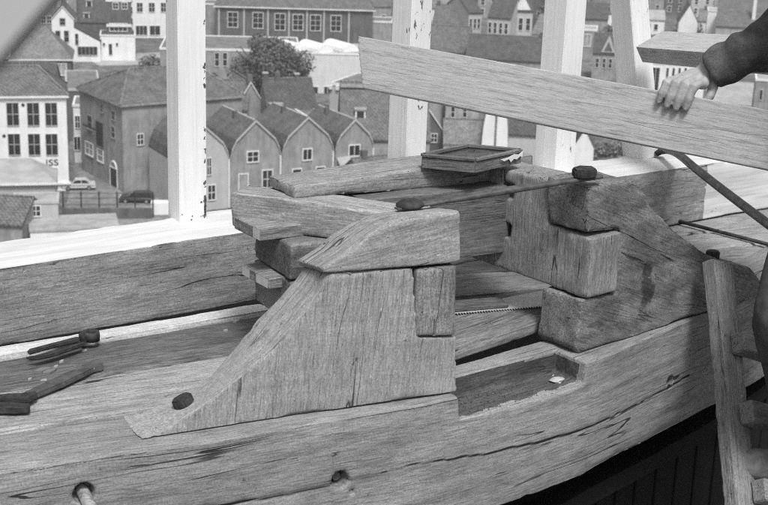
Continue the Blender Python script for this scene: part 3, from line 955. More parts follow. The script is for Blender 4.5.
# ---- crowbar and rod on the right
cb0, cb1 = onz(662, 154, H - 0.85), atd(768, 224, 3.28)
dv = cb1 - cb0
cpts = [cb0 + dv * 0.0 + np.array([-0.0, 0, 0.012]), cb0 + dv * 0.10 + np.array([0, 0, 0.028]), cb0 + dv * 0.2 + np.array([0, 0, 0.03]), cb0 + dv * 0.35 + np.array([0, 0, 0.022]), cb0 + dv * 0.6 + np.array([0, 0, 0.012]), cb1, cb0 + dv * 1.25]
crow = MB().tube([tuple(p) for p in catmull(cpts, 4)], 0.0125, 9).build('crowbar', M['steel'], None, None, True, label='dark iron crowbar leaning down from the white parapet', cat='crowbar')
MB().tube([cb0 + np.array([-0.02, 0, -0.002]), cb0 + np.array([0, 0, 0.012]), cb0 + dv * 0.06 + np.array([0, 0, 0.022])], [0.013, 0.017, 0.013], 8, squash=0.7).build('claw', M['iron'], crow, None, True)
r0, r1 = onz(670, 219, ZT + 0.01), onz(790, 250, ZT + 0.01)
MB().tube([r0, r1], 0.006, 8).build('iron_rod', M['iron'], None, None, True, label='thin iron rod lying across the deck boards', cat='rod')

# ---- tools on the left boards
hz = ZT + 0.006
def hp(x, y, dz=0.0): return onz(x, y, hz) + np.array([0, 0, dz])
pin = empty('pincers', Matrix.Translation(hp(90, 340)), label='iron pincers with a round head lying on the dark board', cat='pincers')
pinv = Matrix.Translation(-Vector(hp(90, 340)))
def pm(mb, name, mat, parent, inv): return mb.build(name, mat, parent, inv, True)
def forged(pts, z0, z1, name, mat, parent, inv, bev=0.0018, lift=0.0):  # flat forged piece from its outline on the boards (outline in 1/4.207 steps of the view)
    P = [onz(x / 4.207, 310 + y / 4.207, hz + lift) for x, y in pts]
    me = MB().prism_xy([(p[0], p[1]) for p in P], hz + lift + z0, hz + lift + z1).mesh()
    bm = bmesh.new()
    bm.from_mesh(me)
    bmesh.ops.bevel(bm, geom=bm.edges[:], offset=bev, segments=2, affect='EDGES', clamp_overlap=True)
    bm.to_mesh(me)
    bm.free()
    return link(name, me, mat, parent, inv, False)
forged([(114, 190), (122, 182), (190, 164), (320, 130), (338, 132), (336, 142), (250, 163), (190, 178), (124, 197)], 0.003, 0.011, 'handle', M['iron'], pin, pinv, 0.0025, lift=0.0135)
forged([(106, 210), (150, 203), (210, 186), (300, 160), (356, 144), (360, 152), (300, 174), (215, 202), (160, 213)], 0.0, 0.008, 'handle', M['iron'], pin, pinv, 0.0025, lift=0.0135)
hc = onz(386 / 4.207, 310 + 128 / 4.207, hz + 0.0135) + np.array([0, 0, 0.0005])
v, f = [], []
for k in range(22):
    a = math.radians(k * 360 / 22)
    ca, sa_ = math.cos(a), math.sin(a)
    for r_, z in ((0.0175, 0.0), (0.0185, 0.012), (0.017, 0.021), (0.0115, 0.021), (0.0095, 0.015), (0.010, 0.0)):
        v.append((hc[0] + r_ * ca, hc[1] + r_ * sa_, hc[2] + z))
for k in range(22):
    k2 = (k + 1) % 22
    for q in range(6): f.append((k * 6 + q, k * 6 + (q + 1) % 6, k2 * 6 + (q + 1) % 6, k2 * 6 + q))
MB().add(v, f).build('jaw', M['iron'], pin, pinv, True)
forged([(330, 128), (352, 112), (368, 118), (366, 140), (350, 150)], 0.002, 0.017, 'jaw', M['iron'], pin, pinv, lift=0.0135)
ham = empty('hammer', Matrix.Translation(hp(20, 400)), label='claw hammer lying at the left edge of the boards', cat='hammer')
hinv = Matrix.Translation(-Vector(hp(20, 400)))
forged([(96, 368), (250, 296), (390, 231), (420, 224), (436, 238), (434, 258), (400, 264), (272, 326), (150, 376), (112, 378)], 0.0, 0.012, 'handle', M['steel'], ham, hinv, 0.003)
forged([(-90, 392), (0, 386), (90, 380), (152, 371), (160, 384), (122, 404), (0, 408), (-90, 412)], 0.006, 0.017, 'head', M['iron'], ham, hinv, 0.002)
forged([(-90, 414), (0, 408), (128, 414), (125, 436), (60, 440), (-90, 436)], 0.0, 0.012, 'claw', M['iron'], ham, hinv, 0.002)
ck = random.Random(3)
for (x, y, s) in ((42, 372, 0.022), (50, 373, 0.018), (30, 380, 0.006), (84, 351, 0.006), (44, 381, 0.006), (2, 352, 0.006), (56, 367, 0.006), (62, 362, 0.007), (236, 322, 0.009), (226, 331, 0.006)):
    p = onz(x, y, ZT + 0.004)
    vv = [(s * math.cos(a) * ck.uniform(0.6, 1.3), s * 0.5 * math.sin(a) * ck.uniform(0.5, 1.2)) for a in (0.2, 1.3, 2.4, 3.3, 4.4, 5.6)]
    MB().prism_xy(vv, 0, 0.003 + s * 0.15).build('wood_chip', M['chip' if s < 0.01 else 'pine_grey'], None, frame(p, ck.uniform(10, 60), ck.uniform(-6, 6)), label='wood splinter on the boards by the tools', cat='wood chip', group='wood chips on the boards')
for nm, (x, y, s, mt) in zip(('pebble', 'shaving', 'shaving', 'shaving', 'shaving'), ((557, 382, 0.013, 'stone'), (553, 376, 0.006, 'chip'), (472, 389, 0.010, 'chip'), (488, 385, 0.004, 'chip'), (500, 377, 0.005, 'chip'))):
    p = onz(x, y, ZT - 0.051)
    if nm == 'pebble':
        me = bpy.data.meshes.new('pebble')
        bm = bmesh.new()
        bmesh.ops.create_icosphere(bm, subdivisions=2, radius=s)
        for q in bm.verts: q.co *= 1 + ck.uniform(-0.22, 0.22); q.co.z *= 0.55; q.co.x *= 1.35
        bm.to_mesh(me)
        bm.free()
        link('pebble', me, M['stone'], None, Matrix.Translation(p + np.array([0, 0, s * 0.4])), False, label='small pale lump lying in the pocket of the curved beam', cat='pebble')
    else:
        MB().prism_xy([(-s, 0), (0, -s * 0.3), (s, 0.0), (0.2 * s, s * 0.35)], 0, 0.002).build('shaving', M['chip'], None, frame(p, ck.uniform(0, 60), 4), label='pale wood shaving in the pocket of the curved beam', cat='shaving', group='shavings in the pocket')
# sawdust crumbs in the pocket: nobody could count them
dv_, df_ = [], []
for q in range(900):
    t, w = ck.random() ** 0.8, ck.random() ** 0.6
    p = np.array(fm @ Vector((0.02 + (pl - 0.04) * t, 0.012 + 0.082 * w, -0.051)))
    if ck.random() > 0.25 + 0.75 * t * w: continue
    s = ck.uniform(0.0008, 0.003)
    n0 = len(dv_)
    a0 = ck.uniform(0, 6)
    dv_ += [tuple(p + np.array([s * math.cos(a0 + k * 2.09), s * math.sin(a0 + k * 2.09), 0])) for k in range(3)] + [tuple(p + np.array([0, 0, s]))]
    df_ += [(n0, n0 + 1, n0 + 3), (n0 + 1, n0 + 2, n0 + 3), (n0 + 2, n0, n0 + 3)]
me = bpy.data.meshes.new('crumbs')
me.from_pydata(dv_, [], df_)
link('wood_crumbs', me, M['debris'], None, None, label='dark crumbs and sawdust gathered in the pocket', cat='sawdust', kind='stuff')

# ---- saw lying on the board inside the frame
sa, sb = onz(455, 313.5, ZT + 0.0395), onz(562, 304.5, ZT + 0.0395)
sdv = (sb - sa)
sln = np.linalg.norm(sdv)
saw = empty('hand_saw', frame(sa, math.degrees(math.atan2(sdv[1], sdv[0]))), label='hand saw lying flat with its toothed edge towards the beam', cat='saw')
nt = 40
bo = []
for k in range(nt):
    bo += [(sln * k / nt, 0.0), (sln * (k + 0.3) / nt, 0.0), (sln * (k + 0.62) / nt, -0.009)]
bo += [(sln, 0.0), (sln * 1.25, 0.0), (sln * 1.25, 0.12), (sln * 0.55, 0.075), (0.0, 0.035)]
MB().prism_xy(bo, 0.0, 0.0014).build('blade', M['blade'], saw)
hm = MB().prism_xy([(sln * 1.24, -0.01), (sln * 1.5, 0.0), (sln * 1.52, 0.03), (sln * 1.42, 0.05), (sln * 1.5, 0.08), (sln * 1.5, 0.13), (sln * 1.24, 0.125)], -0.008, 0.012)
simple_wood('handle', hm, M['oak_dark'], None, parent=saw)
simple_wood('cover_board', MB().box(-0.02, sln * 0.5, 0.003, 0.06, 0.0025, 0.012), M['board_dark'], saw.matrix_world.copy(), label='dark thin board lying over the end of the saw', cat='board')

# ------------------------------------------------------------------ ladder and workman
LHD = 42.0
lt_ = atd(718, 264, 3.165)
lb_ = atd(741, 505, 2.93)
lup = (lt_ - lb_) / np.linalg.norm(lt_ - lb_)
lx = np.array([math.cos(math.radians(LHD)), math.sin(math.radians(LHD)), 0])
ly = np.cross(lup, lx)
ly /= np.linalg.norm(ly)
lx2 = np.cross(ly, lup)
LM = mat4(lt_, lx2, ly, lup)
lad = empty('ladder', LM, label='paint spattered wooden ladder with nailed rungs leaning on the curved beam', cat='ladder')
for xo in (-0.036, 0.43):
    me = evaluated(MB().box(xo, xo + 0.072, -0.02, 0.02, -2.6, 0.0).mesh(), 0.006)
    co = roughen(me, 0.001, 0.004, 31)
    set_gco(me, co, 90)
    link('stile', me, M['ladder'], lad, None, True)
LI = LM.inverted()
def rung(px_, py_):
    q = LI @ Vector(onplane(px_, py_, lt_ - ly * 0.02, ly))
    return simple_wood('rung', MB().box(0, 0.47, -0.062, -0.021, -0.026, 0.026), M['ladder'], Matrix.Translation((q.x, 0, q.z)), 0, parent=lad, bev=0.004), q
r1_, q1 = rung(730, 344)
r2_, q2 = rung(738, 414)
r3_, q3 = rung(751, 492)
q4 = q3 + Vector((0, 0, -0.30))
simple_wood('rung', MB().box(0, 0.47, -0.062, -0.021, -0.026, 0.026), M['ladder'], Matrix.Translation((q4.x, 0, q4.z)), 0, parent=lad, bev=0.004)

PM = mat4(tl, px, pn, pz)
PI_ = PM.inverted()
hk = (PI_ @ Vector(onplane(679, 97, tl, pn))).x
def pw(x, y, z): return np.array(PM @ Vector((hk + x, y, z)))
wrist = pw(0.040, 0.058, 0.062)
elbow = atd(806, 14, 2.93)
shoulder = elbow + np.array([0.10, 0.05, 0.30])
fdir = np.array([math.cos(math.radians(168)), math.sin(math.radians(168)), 0])
rdir = np.array([fdir[1], -fdir[0], 0])
upv = np.array([0, 0, 1.0])
chest = shoulder - rdir * 0.18 + upv * (-0.05)
footw = np.array(LM @ Vector((q3.x + 0.10, -0.05, q3.z + 0.03)))
foot2 = np.array(LM @ Vector((q3.x + 0.30, -0.045, q3.z + 0.03)))
pelvis = np.array([chest[0] + 0.03, chest[1] - 0.0, chest[2] - 0.43])
lhip, rhip = pelvis - rdir * 0.09 - upv * 0.06, pelvis + rdir * 0.09 - upv * 0.06
def ik(a, b, l1, l2, pole):
    d = b - a
    D = min(np.linalg.norm(d), (l1 + l2) * 0.995)
    t = d / np.linalg.norm(d)
    x = (l1 * l1 - l2 * l2 + D * D) / (2 * D)
    h = math.sqrt(max(l1 * l1 - x * x, 0))
    p = pole - t * np.dot(pole, t)
    p /= np.linalg.norm(p)
    return a + t * x + p * h
ank1, ank2 = footw + upv * 0.085 - fdir * 0.05, foot2 + upv * 0.085 - fdir * 0.05
kn1, kn2 = ik(lhip, ank1, 0.42, 0.40, fdir * 0.62 - rdir), ik(rhip, ank2, 0.42, 0.40, fdir * 0.15 + rdir)
neck = chest + upv * 0.14 - fdir * 0.01
head = neck + upv * 0.17 + fdir * 0.03
lsh = shoulder - rdir * 0.36
lel = lsh + upv * (-0.27) - fdir * 0.12 - rdir * 0.02
lwr = lel + upv * (-0.24) + fdir * 0.03 + rdir * 0.02
def cap(mb, pts, rads, n=14):
    # tapered limb with rounded ends
    a, b = np.array(pts[0]), np.array(pts[-1])
    d0 = (np.array(pts[1]) - a); d0 /= np.linalg.norm(d0)
    d1 = (b - np.array(pts[-2])); d1 /= np.linalg.norm(d1)
    P = [a - d0 * rads[0] * 0.8, a - d0 * rads[0] * 0.5] + [np.array(q) for q in pts] + [b + d1 * rads[-1] * 0.5, b + d1 * rads[-1] * 0.8]
    R = [rads[0] * 0.45, rads[0] * 0.85] + list(rads) + [rads[-1] * 0.85, rads[-1] * 0.45]
    return mb.tube(P, R, n)
def smooth_mesh(me, it=3, f=0.5):
    bm = bmesh.new()
    bm.from_mesh(me)
    for _ in range(it): bmesh.ops.smooth_vert(bm, verts=bm.verts, factor=f, use_axis_x=True, use_axis_y=True, use_axis_z=True)
    bm.to_mesh(me)
    bm.free()
bd = MB()
cap(bd, [pelvis - upv * 0.02, pelvis + upv * 0.12, chest - upv * 0.08, chest + upv * 0.04], [0.135, 0.12, 0.15, 0.13], 18)
cap(bd, [chest + upv * 0.05 - rdir * 0.14, chest + upv * 0.05 + rdir * 0.14], [0.065, 0.065])
cap(bd, [chest + upv * 0.06, neck, neck + upv * 0.07 + fdir * 0.01], [0.07, 0.058, 0.055])
cap(bd, [head - upv * 0.05 + fdir * 0.01, head + upv * 0.0, head + upv * 0.045 - fdir * 0.01], [0.07, 0.082, 0.083], 18)
cap(bd, [head - upv * 0.095 + fdir * 0.05, head - upv * 0.05 + fdir * 0.045], [0.036, 0.052])                # jaw
cap(bd, [head + upv * 0.005 + fdir * 0.088, head - upv * 0.03 + fdir * 0.108], [0.009, 0.014])               # nose
for s in (-1, 1):
    cap(bd, [head + rdir * s * 0.082 - upv * 0.03, head + rdir * s * 0.084 + upv * 0.012], [0.012, 0.016])   # ears
    cap(bd, [head + rdir * s * 0.032 + fdir * 0.072 + upv * 0.018, head + rdir * s * 0.036 + fdir * 0.074 + upv * 0.018], [0.014, 0.014])
cap(bd, [head - upv * 0.065 + fdir * 0.092 - rdir * 0.018, head - upv * 0.065 + fdir * 0.092 + rdir * 0.018], [0.008, 0.008])   # lips
for hip, kn, an in ((lhip, kn1, ank1), (rhip, kn2, ank2)):
    cap(bd, [hip, (hip + kn) / 2, kn], [0.088, 0.075, 0.056])
    cap(bd, [kn, kn * 0.65 + an * 0.35, an], [0.055, 0.054, 0.038])
    cap(bd, [an - upv * 0.04 - fdir * 0.02, an - upv * 0.055 + fdir * 0.14], [0.036, 0.028])
cap(bd, [shoulder - upv * 0.01, (shoulder + elbow) / 2, elbow], [0.06, 0.05, 0.042])
cap(bd, [elbow, elbow * 0.6 + wrist * 0.4, wrist], [0.043, 0.04, 0.031])
cap(bd, [lsh - upv * 0.01, (lsh + lel) / 2, lel], [0.06, 0.05, 0.042])
cap(bd, [lel, lel * 0.6 + lwr * 0.4, lwr], [0.043, 0.04, 0.027])
# right hand over the plank: palm, four unequal bent fingers, thumb behind
FING = ((-0.0325, 0.0092, 0.90, 0.0), (-0.0110, 0.0102, 1.10, 0.003), (0.0110, 0.0106, 1.16, 0.004), (0.0335, 0.0104, 1.04, 0.002))
mcps = []
for fx, fr_, fl, up_ in FING:
    mcp = pw(fx * 1.02 + 0.008, 0.026, 0.031 + up_)
    mcps.append(mcp)
    pip = pw(fx, -0.015, 0.019 + up_)
    dip = pw(fx - 0.005, -0.0150, 0.018 + up_ - 0.026 * fl)
    tip = pw(fx - 0.009, -0.0100, 0.018 + up_ - 0.047 * fl)
    cap(bd, [mcp, mcp * 0.5 + pip * 0.5 + (pw(0, 0, 0.003) - pw(0, 0, 0)), pip, pip * 0.5 + dip * 0.5, dip, tip], [fr_ * 1.16, fr_ * 1.0, fr_ * 1.12, fr_ * 0.93, fr_ * 0.98, fr_ * 0.84], 12)
    cap(bd, [mcp, mcp * 0.5 + wrist * 0.5 + (pw(0, 0, 0.002) - pw(0, 0, 0)), wrist], [fr_ * 1.26, 0.0155, 0.019], 12)
cap(bd, [mcps[0] * 0.95 + wrist * 0.05 + (pw(0, 0, -0.003) - pw(0, 0, 0)), mcps[3] * 0.95 + wrist * 0.05 + (pw(0, 0, -0.003) - pw(0, 0, 0))], [0.0125, 0.013], 12)
cap(bd, [mcps[0] * 0.8 + wrist * 0.2 + (pw(0, 0, -0.004) - pw(0, 0, 0)), mcps[3] * 0.8 + wrist * 0.2 + (pw(0, 0, -0.004) - pw(0, 0, 0))], [0.0125, 0.013], 12)
cap(bd, [wrist * 0.7 + mcps[3] * 0.3, pw(0.058, 0.055, 0.030), pw(0.057, 0.046, 0.008), pw(0.048, 0.0425, -0.012)], [0.014, 0.0125, 0.011, 0.009], 12)
# left hand hanging, fingers a little curled
ldir = (lwr - lel) / np.linalg.norm(lwr - lel)
for k, (sx_, ln) in enumerate(((-0.027, 0.062), (-0.009, 0.075), (0.010, 0.08), (0.028, 0.072))):
    a = lwr + ldir * 0.09 + rdir * 0 + fdir * 0 + np.cross(ldir, rdir) * sx_
    cap(bd, [lwr + ldir * 0.01, a, a + ldir * ln * 0.55 + rdir * 0.012, a + ldir * ln * 0.85 + rdir * 0.034], [0.016, 0.0105, 0.009, 0.0075], 10)
cap(bd, [lwr + ldir * 0.02, lwr + ldir * 0.05 + np.cross(ldir, rdir) * 0.04 + rdir * 0.012, lwr + ldir * 0.085 + np.cross(ldir, rdir) * 0.05 + rdir * 0.028], [0.014, 0.011, 0.009], 10)
bme = evaluated(bd.mesh(), 0.0027)
smooth_mesh(bme, 2, 0.45)
person = link('person', bme, M['skin'], None, None, True, label='workman in dark clothes on the ladder, one hand gripping the slanting plank', cat='person')
for i, mcp in enumerate(mcps):               # finger nails
    fx, fr_, fl, up_ = FING[i]
    c = pw(fx - 0.008, -0.0095 - fr_ * 0.86, 0.018 + up_ - 0.045 * fl)
    q = MB()
    ring8 = [c + px * 0.0052 * math.cos(a) + pz * 0.0062 * math.sin(a) + pn * 0.002 * abs(math.cos(a)) for a in [k * math.pi / 5 for k in range(10)]]
    q.add(ring8 + [c - pn * 0.0006], [(k, (k + 1) % 10, 10) for k in range(10)])
    q.build('nail', M['curtain'], person, None, True)
# jacket
jk = MB()
cap(jk, [pelvis - upv * 0.10, pelvis + upv * 0.12, chest - upv * 0.08, chest + upv * 0.045], [0.165, 0.155, 0.175, 0.145], 20)
cap(jk, [chest + upv * 0.05 - rdir * 0.14, chest + upv * 0.05 + rdir * 0.14], [0.082, 0.082])
cap(jk, [neck - upv * 0.05, neck + upv * 0.01], [0.08, 0.072])
cuff = wrist * 0.965 + elbow * 0.035
cap(jk, [lsh, (lsh + lel) / 2, lel], [0.078, 0.068, 0.06])
cap(jk, [lel, lel * 0.5 + lwr * 0.5, lwr * 0.9 + lel * 0.1], [0.06, 0.056, 0.046])
cap(jk, [shoulder, (shoulder + elbow) / 2, elbow], [0.078, 0.07, 0.064])
fa = [elbow * (1 - t) + cuff * t for t in np.linspace(0, 1, 12)]
sag = [0, .002, .006, .012, .016, .014, .009, .004, .002, 0, 0, 0]
fa = [p - upv * s for p, s in zip(fa, sag)]
jk.tube(fa + [fa[-1] * 1.0 + (fa[-1] - fa[-2]) * 0.25], [0.062, .064, .065, .066, .064, .060, .056, .053, .0505, .048, .047, .046, .042], 18)
jme = evaluated(jk.mesh(), 0.0045)
co = np.empty(len(jme.vertices) * 3)
jme.vertices.foreach_get('co', co)
co = co.reshape(-1, 3)
no = np.empty(len(jme.vertices) * 3)
jme.vertices.foreach_get('normal', no)
no = no.reshape(-1, 3)
ad = (cuff - elbow) / np.linalg.norm(cuff - elbow)
tt = (co - elbow) @ ad / np.linalg.norm(cuff - elbow)
rad_ = np.linalg.norm((co - elbow) - np.outer((co - elbow) @ ad, ad), axis=1)
arm = np.clip((0.13 - rad_) / 0.03, 0, 1) * (tt > -0.2) * (tt < 1.1)
wv = vnoise(co * 11, 41)
ph_ = tt * 27 + wv * 5.0 + (co @ UU) * 34 + 3 * vnoise(co * 5, 44)
d = arm * np.clip(tt * 1.4, 0.15, 1) * 0.0040 * np.sin(ph_) + 0.006 * vnoise(co * 13, 42) + 0.0025 * vnoise(co * 34, 43)
co = co + no * d[:, None]
jme.vertices.foreach_set('co', co.ravel())
jme.update()
smooth_mesh(jme, 1, 0.4)
link('jacket', jme, M['cloth'], person, None, True)
tr_ = MB()
for hip, kn, an in ((lhip, kn1, ank1), (rhip, kn2, ank2)):
    cap(tr_, [hip + upv * 0.05, (hip + kn) / 2, kn], [0.115, 0.10, 0.082])
    cap(tr_, [kn, kn * 0.5 + an * 0.5, an + upv * 0.01], [0.082, 0.08, 0.074])
cap(tr_, [pelvis - rdir * 0.06, pelvis + rdir * 0.06], [0.14, 0.14])
tme = evaluated(tr_.mesh(), 0.008)
roughen(tme, 0.004, 0.0, 51, grain=(9, 9, 5))
link('trousers', tme, M['trouser'], person, None, True)
for an in (ank1, ank2):
    sh = MB()
    b = an - upv * 0.085
    cap(sh, [b + upv * 0.045 - fdir * 0.035, b + upv * 0.045 + fdir * 0.03, b + upv * 0.036 + fdir * 0.10, b + upv * 0.033 + fdir * 0.165], [0.044, 0.044, 0.042, 0.035], 14)
    cap(sh, [an - upv * 0.02, an + upv * 0.02], [0.045, 0.046])
    sme = evaluated(sh.mesh(), 0.005)
    co = np.empty(len(sme.vertices) * 3)
    sme.vertices.foreach_get('co', co)
    co = co.reshape(-1, 3)
    co[:, 2] = np.maximum(co[:, 2], b[2] + 0.002)
    sme.vertices.foreach_set('co', co.ravel())
    s_o = link('shoe', sme, M['shoe'], person, None, True)
    so = MB()
    pr = [b + fdir * (0.06 + 0.135 * math.cos(a)) + rdir * 0.046 * math.sin(a) for a in [k * math.pi / 8 for k in range(16)]]
    so.prism_xy([(p[0], p[1]) for p in pr], b[2] - 0.010, b[2] + 0.004).build('sole', M['tyre'], s_o)
hr = MB()
cap(hr, [head + upv * 0.02 - fdir * 0.03, head + upv * 0.055 + fdir * 0.005], [0.088, 0.084], 18)
hme = evaluated(hr.mesh(), 0.006)
roughen(hme, 0.003, 0, 61, grain=(40, 40, 20))
link('hair', hme, M['hair'], person, None, True)

# ------------------------------------------------------------------ the town
MB().box(-900, 900, -200, 1600, -0.5, 0.0).build('ground', M['earth'], None, None, kind='structure')

def facade(xl, yl, xr, h, heading):
    A = onz(xl, yl, h)
    a = math.radians(heading)
    n = np.array([-math.sin(a), math.cos(a), 0])
    # the point of the facade line seen at picture column xr, same height
    best = None
    for y in np.linspace(yl - 60, yl + 60, 241):
        B = onplane(xr, y, A, n)
        e = abs(B[2] - h)
        if best is None or e < best[0]: best = (e, B)
    B = best[1]
    w = np.dot(B - A, [math.cos(a), math.sin(a), 0])
    return frame((A[0], A[1], 0), heading), w, n, A

class House:
    def __init__(s, name, label, mt, w, d, h, wall='brick', group='town houses below', cat='house'):
        s.w, s.d, s.h = w, d, h
        s.o = empty(name, mt, label=label, cat=cat, group=group)
        s.mt, s.inv = mt, mt.inverted()
        s.wall = wall
    def part(s, mb, name, mat, parent=None, m=None, **k): return mb.build(name, M[mat] if isinstance(mat, str) else mat, parent or s.o, m, **k)
    def profile(s, pts, roofmat, thick=0.22, over=0.3, axis='y', trim=None):
        # walls closed by a profile (left eave .. right eave) extruded along the depth ('y') or the width ('x')
        h = s.h
        if axis == 'y':
            s.part(MB().prism_xz([(0, 0)] + [(s.w, 0)] + [(p[0] * s.w, p[1]) for p in reversed(pts)], 0, s.d), 'wall', s.wall)
        else:
            s.part(MB().prism_yz([(0, 0)] + [(s.d, 0)] + [(p[0] * s.d, p[1]) for p in reversed(pts)], 0, s.w), 'wall', s.wall)
        L = s.w if axis == 'y' else s.d
        P = [np.array([p[0] * L, p[1]]) for p in pts]
        e0, e1 = P[0] - P[1], P[-1] - P[-2]
        P[0] = P[0] + e0 / np.linalg.norm(e0) * over
        P[-1] = P[-1] + e1 / np.linalg.norm(e1) * over
        P = [p + np.array([0, 0.01]) for p in P]
        top = [p + np.array([0, thick]) for p in P]
        poly = [tuple(p) for p in P] + [tuple(p) for p in reversed(top)]
        n = len(P)
        mb = MB()
        a0, a1 = (-0.12, s.d + 0.12) if axis == 'y' else (-0.12, s.w + 0.12)
        v = []
        for a in (a0, a1):
            for p in poly: v.append((p[0], a, p[1]) if axis == 'y' else (a, p[0], p[1]))
        f = []
        N2 = 2 * n
        for i in range(N2): f.append((i, (i + 1) % N2, (i + 1) % N2 + N2, i + N2))
        for i in range(n - 1):
            f.append((i, i + 1, N2 - 2 - i, N2 - 1 - i))
            f.append((i + N2, i + 1 + N2, N2 - 2 - i + N2, N2 - 1 - i + N2))
        s.roof = s.part(mb.add(v, f), 'roof', roofmat)
        ap = max(range(n), key=lambda i: top[i][1])
        if 0 < ap < n - 1 and n == 3:
            e = [top[ap][0], top[ap][1] + 0.02]
            l0, l1 = (a0, a1)
            s.part(MB().tube([(e[0], l0, e[1]), (e[0], l1, e[1])] if axis == 'y' else [(l0, e[0], e[1]), (l1, e[0], e[1])], 0.13, 6), 'ridge_tiles', 'tile_pale', s.roof)
            hr_ = random.Random(int(s.w * 1000))
            if hr_.random() < 0.7:
                t = hr_.choice([0.08, 0.3, 0.92])
                cxy = (e[0], l0 + (l1 - l0) * t) if axis == 'y' else (l0 + (l1 - l0) * t, e[0])
                s.part(MB().box(cxy[0] - .4, cxy[0] + .4, cxy[1] - .35, cxy[1] + .35, e[1] - 0.9, e[1] + 0.9), 'chimney', 'brick_dark', s.roof)
        if trim:                                                     # pale verge boards on the front gable
            tb = MB()
            for i in range(n - 1):
                p, q = P[i], P[i + 1]
                tb.add([(p[0], -0.2, p[1]), (q[0], -0.2, q[1]), (q[0], -0.2, q[1] + thick * 1.15), (p[0], -0.2, p[1] + thick * 1.15),
                        (p[0], -0.1, p[1]), (q[0], -0.1, q[1]), (q[0], -0.1, q[1] + thick * 1.15), (p[0], -0.1, p[1] + thick * 1.15)],
                       [(0, 1, 2, 3), (7, 6, 5, 4), (0, 4, 5, 1), (1, 5, 6, 2), (2, 6, 7, 3), (3, 7, 4, 0)])
            s.part(tb, 'verge', trim)
        return s
    def hip(s, rh, roofmat, ridge=0.5, over=0.35, eave='trim', ridge_axis='x', ridge_line=None, capmat=None):
        s.part(MB().box(0, s.w, 0, s.d, 0, s.h), 'wall', s.wall)
        s.part(MB().box(-over, s.w + over, -over, s.d + over, s.h + 0.002, s.h + 0.28), 'eave', eave)
        o, z = over, s.h + 0.285
        if ridge_line: r0, r1 = ridge_line
        elif ridge_axis == 'x':
            r0, r1 = (s.w * (0.5 - ridge / 2), s.d / 2), (s.w * (0.5 + ridge / 2), s.d / 2)
        else:
            r0, r1 = (s.w / 2, s.d * (0.5 - ridge / 2)), (s.w / 2, s.d * (0.5 + ridge / 2))
        v = [(-o, -o, z), (s.w + o, -o, z), (s.w + o, s.d + o, z), (-o, s.d + o, z), (r0[0], r0[1], s.h + rh), (r1[0], r1[1], s.h + rh)]
        if ridge_axis == 'x': f = [(0, 1, 5, 4), (1, 2, 5), (2, 3, 4, 5), (3, 0, 4), (3, 2, 1, 0)]
        else: f = [(0, 1, 4), (1, 2, 5, 4), (2, 3, 5), (3, 0, 4, 5), (3, 2, 1, 0)]
        s.roof = s.part(MB().add(v, f), 'roof', roofmat)
        if capmat:
            c = MB()
            pr = [(0, 4), (1, 5), (2, 5), (3, 4), (4, 5)] if ridge_axis == 'x' else [(0, 4), (1, 4), (2, 5), (3, 5), (4, 5)]
            for a, b in pr: c.tube([np.array(v[a]) + [0, 0, .03], np.array(v[b]) + [0, 0, .03]], 0.16, 6)
            s.part(c, 'ridge_tiles', capmat, s.roof)
        return s
    def flat(s, roofmat='flat', rim=0.4, rimmat='trim'):
        s.part(MB().box(0, s.w, 0, s.d, 0, s.h), 'wall', s.wall)
        s.roof = s.part(MB().box(0.2, s.w - 0.2, 0.2, s.d - 0.2, s.h + 0.002, s.h + 0.12), 'roof', roofmat)
        r = MB()
        r.box(-0.1, s.w + 0.1, -0.1, 0.2, s.h - 0.15, s.h + rim * 0.6)
        r.box(-0.1, s.w + 0.1, s.d - 0.2, s.d + 0.1, s.h - 0.15, s.h + rim * 0.6)
        r.box(-0.1, 0.19, 0.21, s.d - 0.21, s.h - 0.15, s.h + rim * 0.6)
        r.box(s.w - 0.19, s.w + 0.1, 0.21, s.d - 0.21, s.h - 0.15, s.h + rim * 0.6)
        s.part(r, 'eave', rimmat)
        return s
    def win(s, x0, x1, z0, z1, nx=2, nz=2, side='f', frame_='trim', pane='pane', fw=None, door=False, lintel=False):
        # a window on the front ('f', y = 0), left ('l', x = 0) or right side
        w, h = x1 - x0, z1 - z0
        if w < 0.1 or h < 0.1: return
        fw = fw or min(0.13, w * 0.11)
        if side == 'f': m = Matrix.Translation((x0, 0, z0))
        elif side == 'l': m = Matrix.Translation((0, s.d - x0, z0)) @ Matrix.Rotation(-math.pi / 2, 4, 'Z')
        else: m = Matrix.Translation((s.w, x0, z0)) @ Matrix.Rotation(math.pi / 2, 4, 'Z')
        r = MB().box(-fw, 0.0, -0.09, -0.003, -fw, h + fw).box(w, w + fw, -0.09, -0.003, -fw, h + fw).box(0.0, w, -0.09, -0.003, h, h + fw).box(0, w, -0.14, -0.003, -fw, 0)
        for k in range(1, nx): r.box(w * k / nx - 0.035, w * k / nx + 0.035, -0.07, -0.003, 0.0, h)
        for k in range(1, nz):
            for q in range(nx): r.box(w * q / nx + 0.037, w * (q + 1) / nx - 0.037, -0.068, -0.003, h * k / nz - 0.035, h * k / nz + 0.035)
        o = s.part(r, 'door' if door else 'window', frame_, None, m)
        s.part(MB().box(0.001, w - 0.001, -0.03, -0.002, 0.001, h - 0.001), 'leaf' if door else 'pane', 'door' if door else pane, o)
        return o
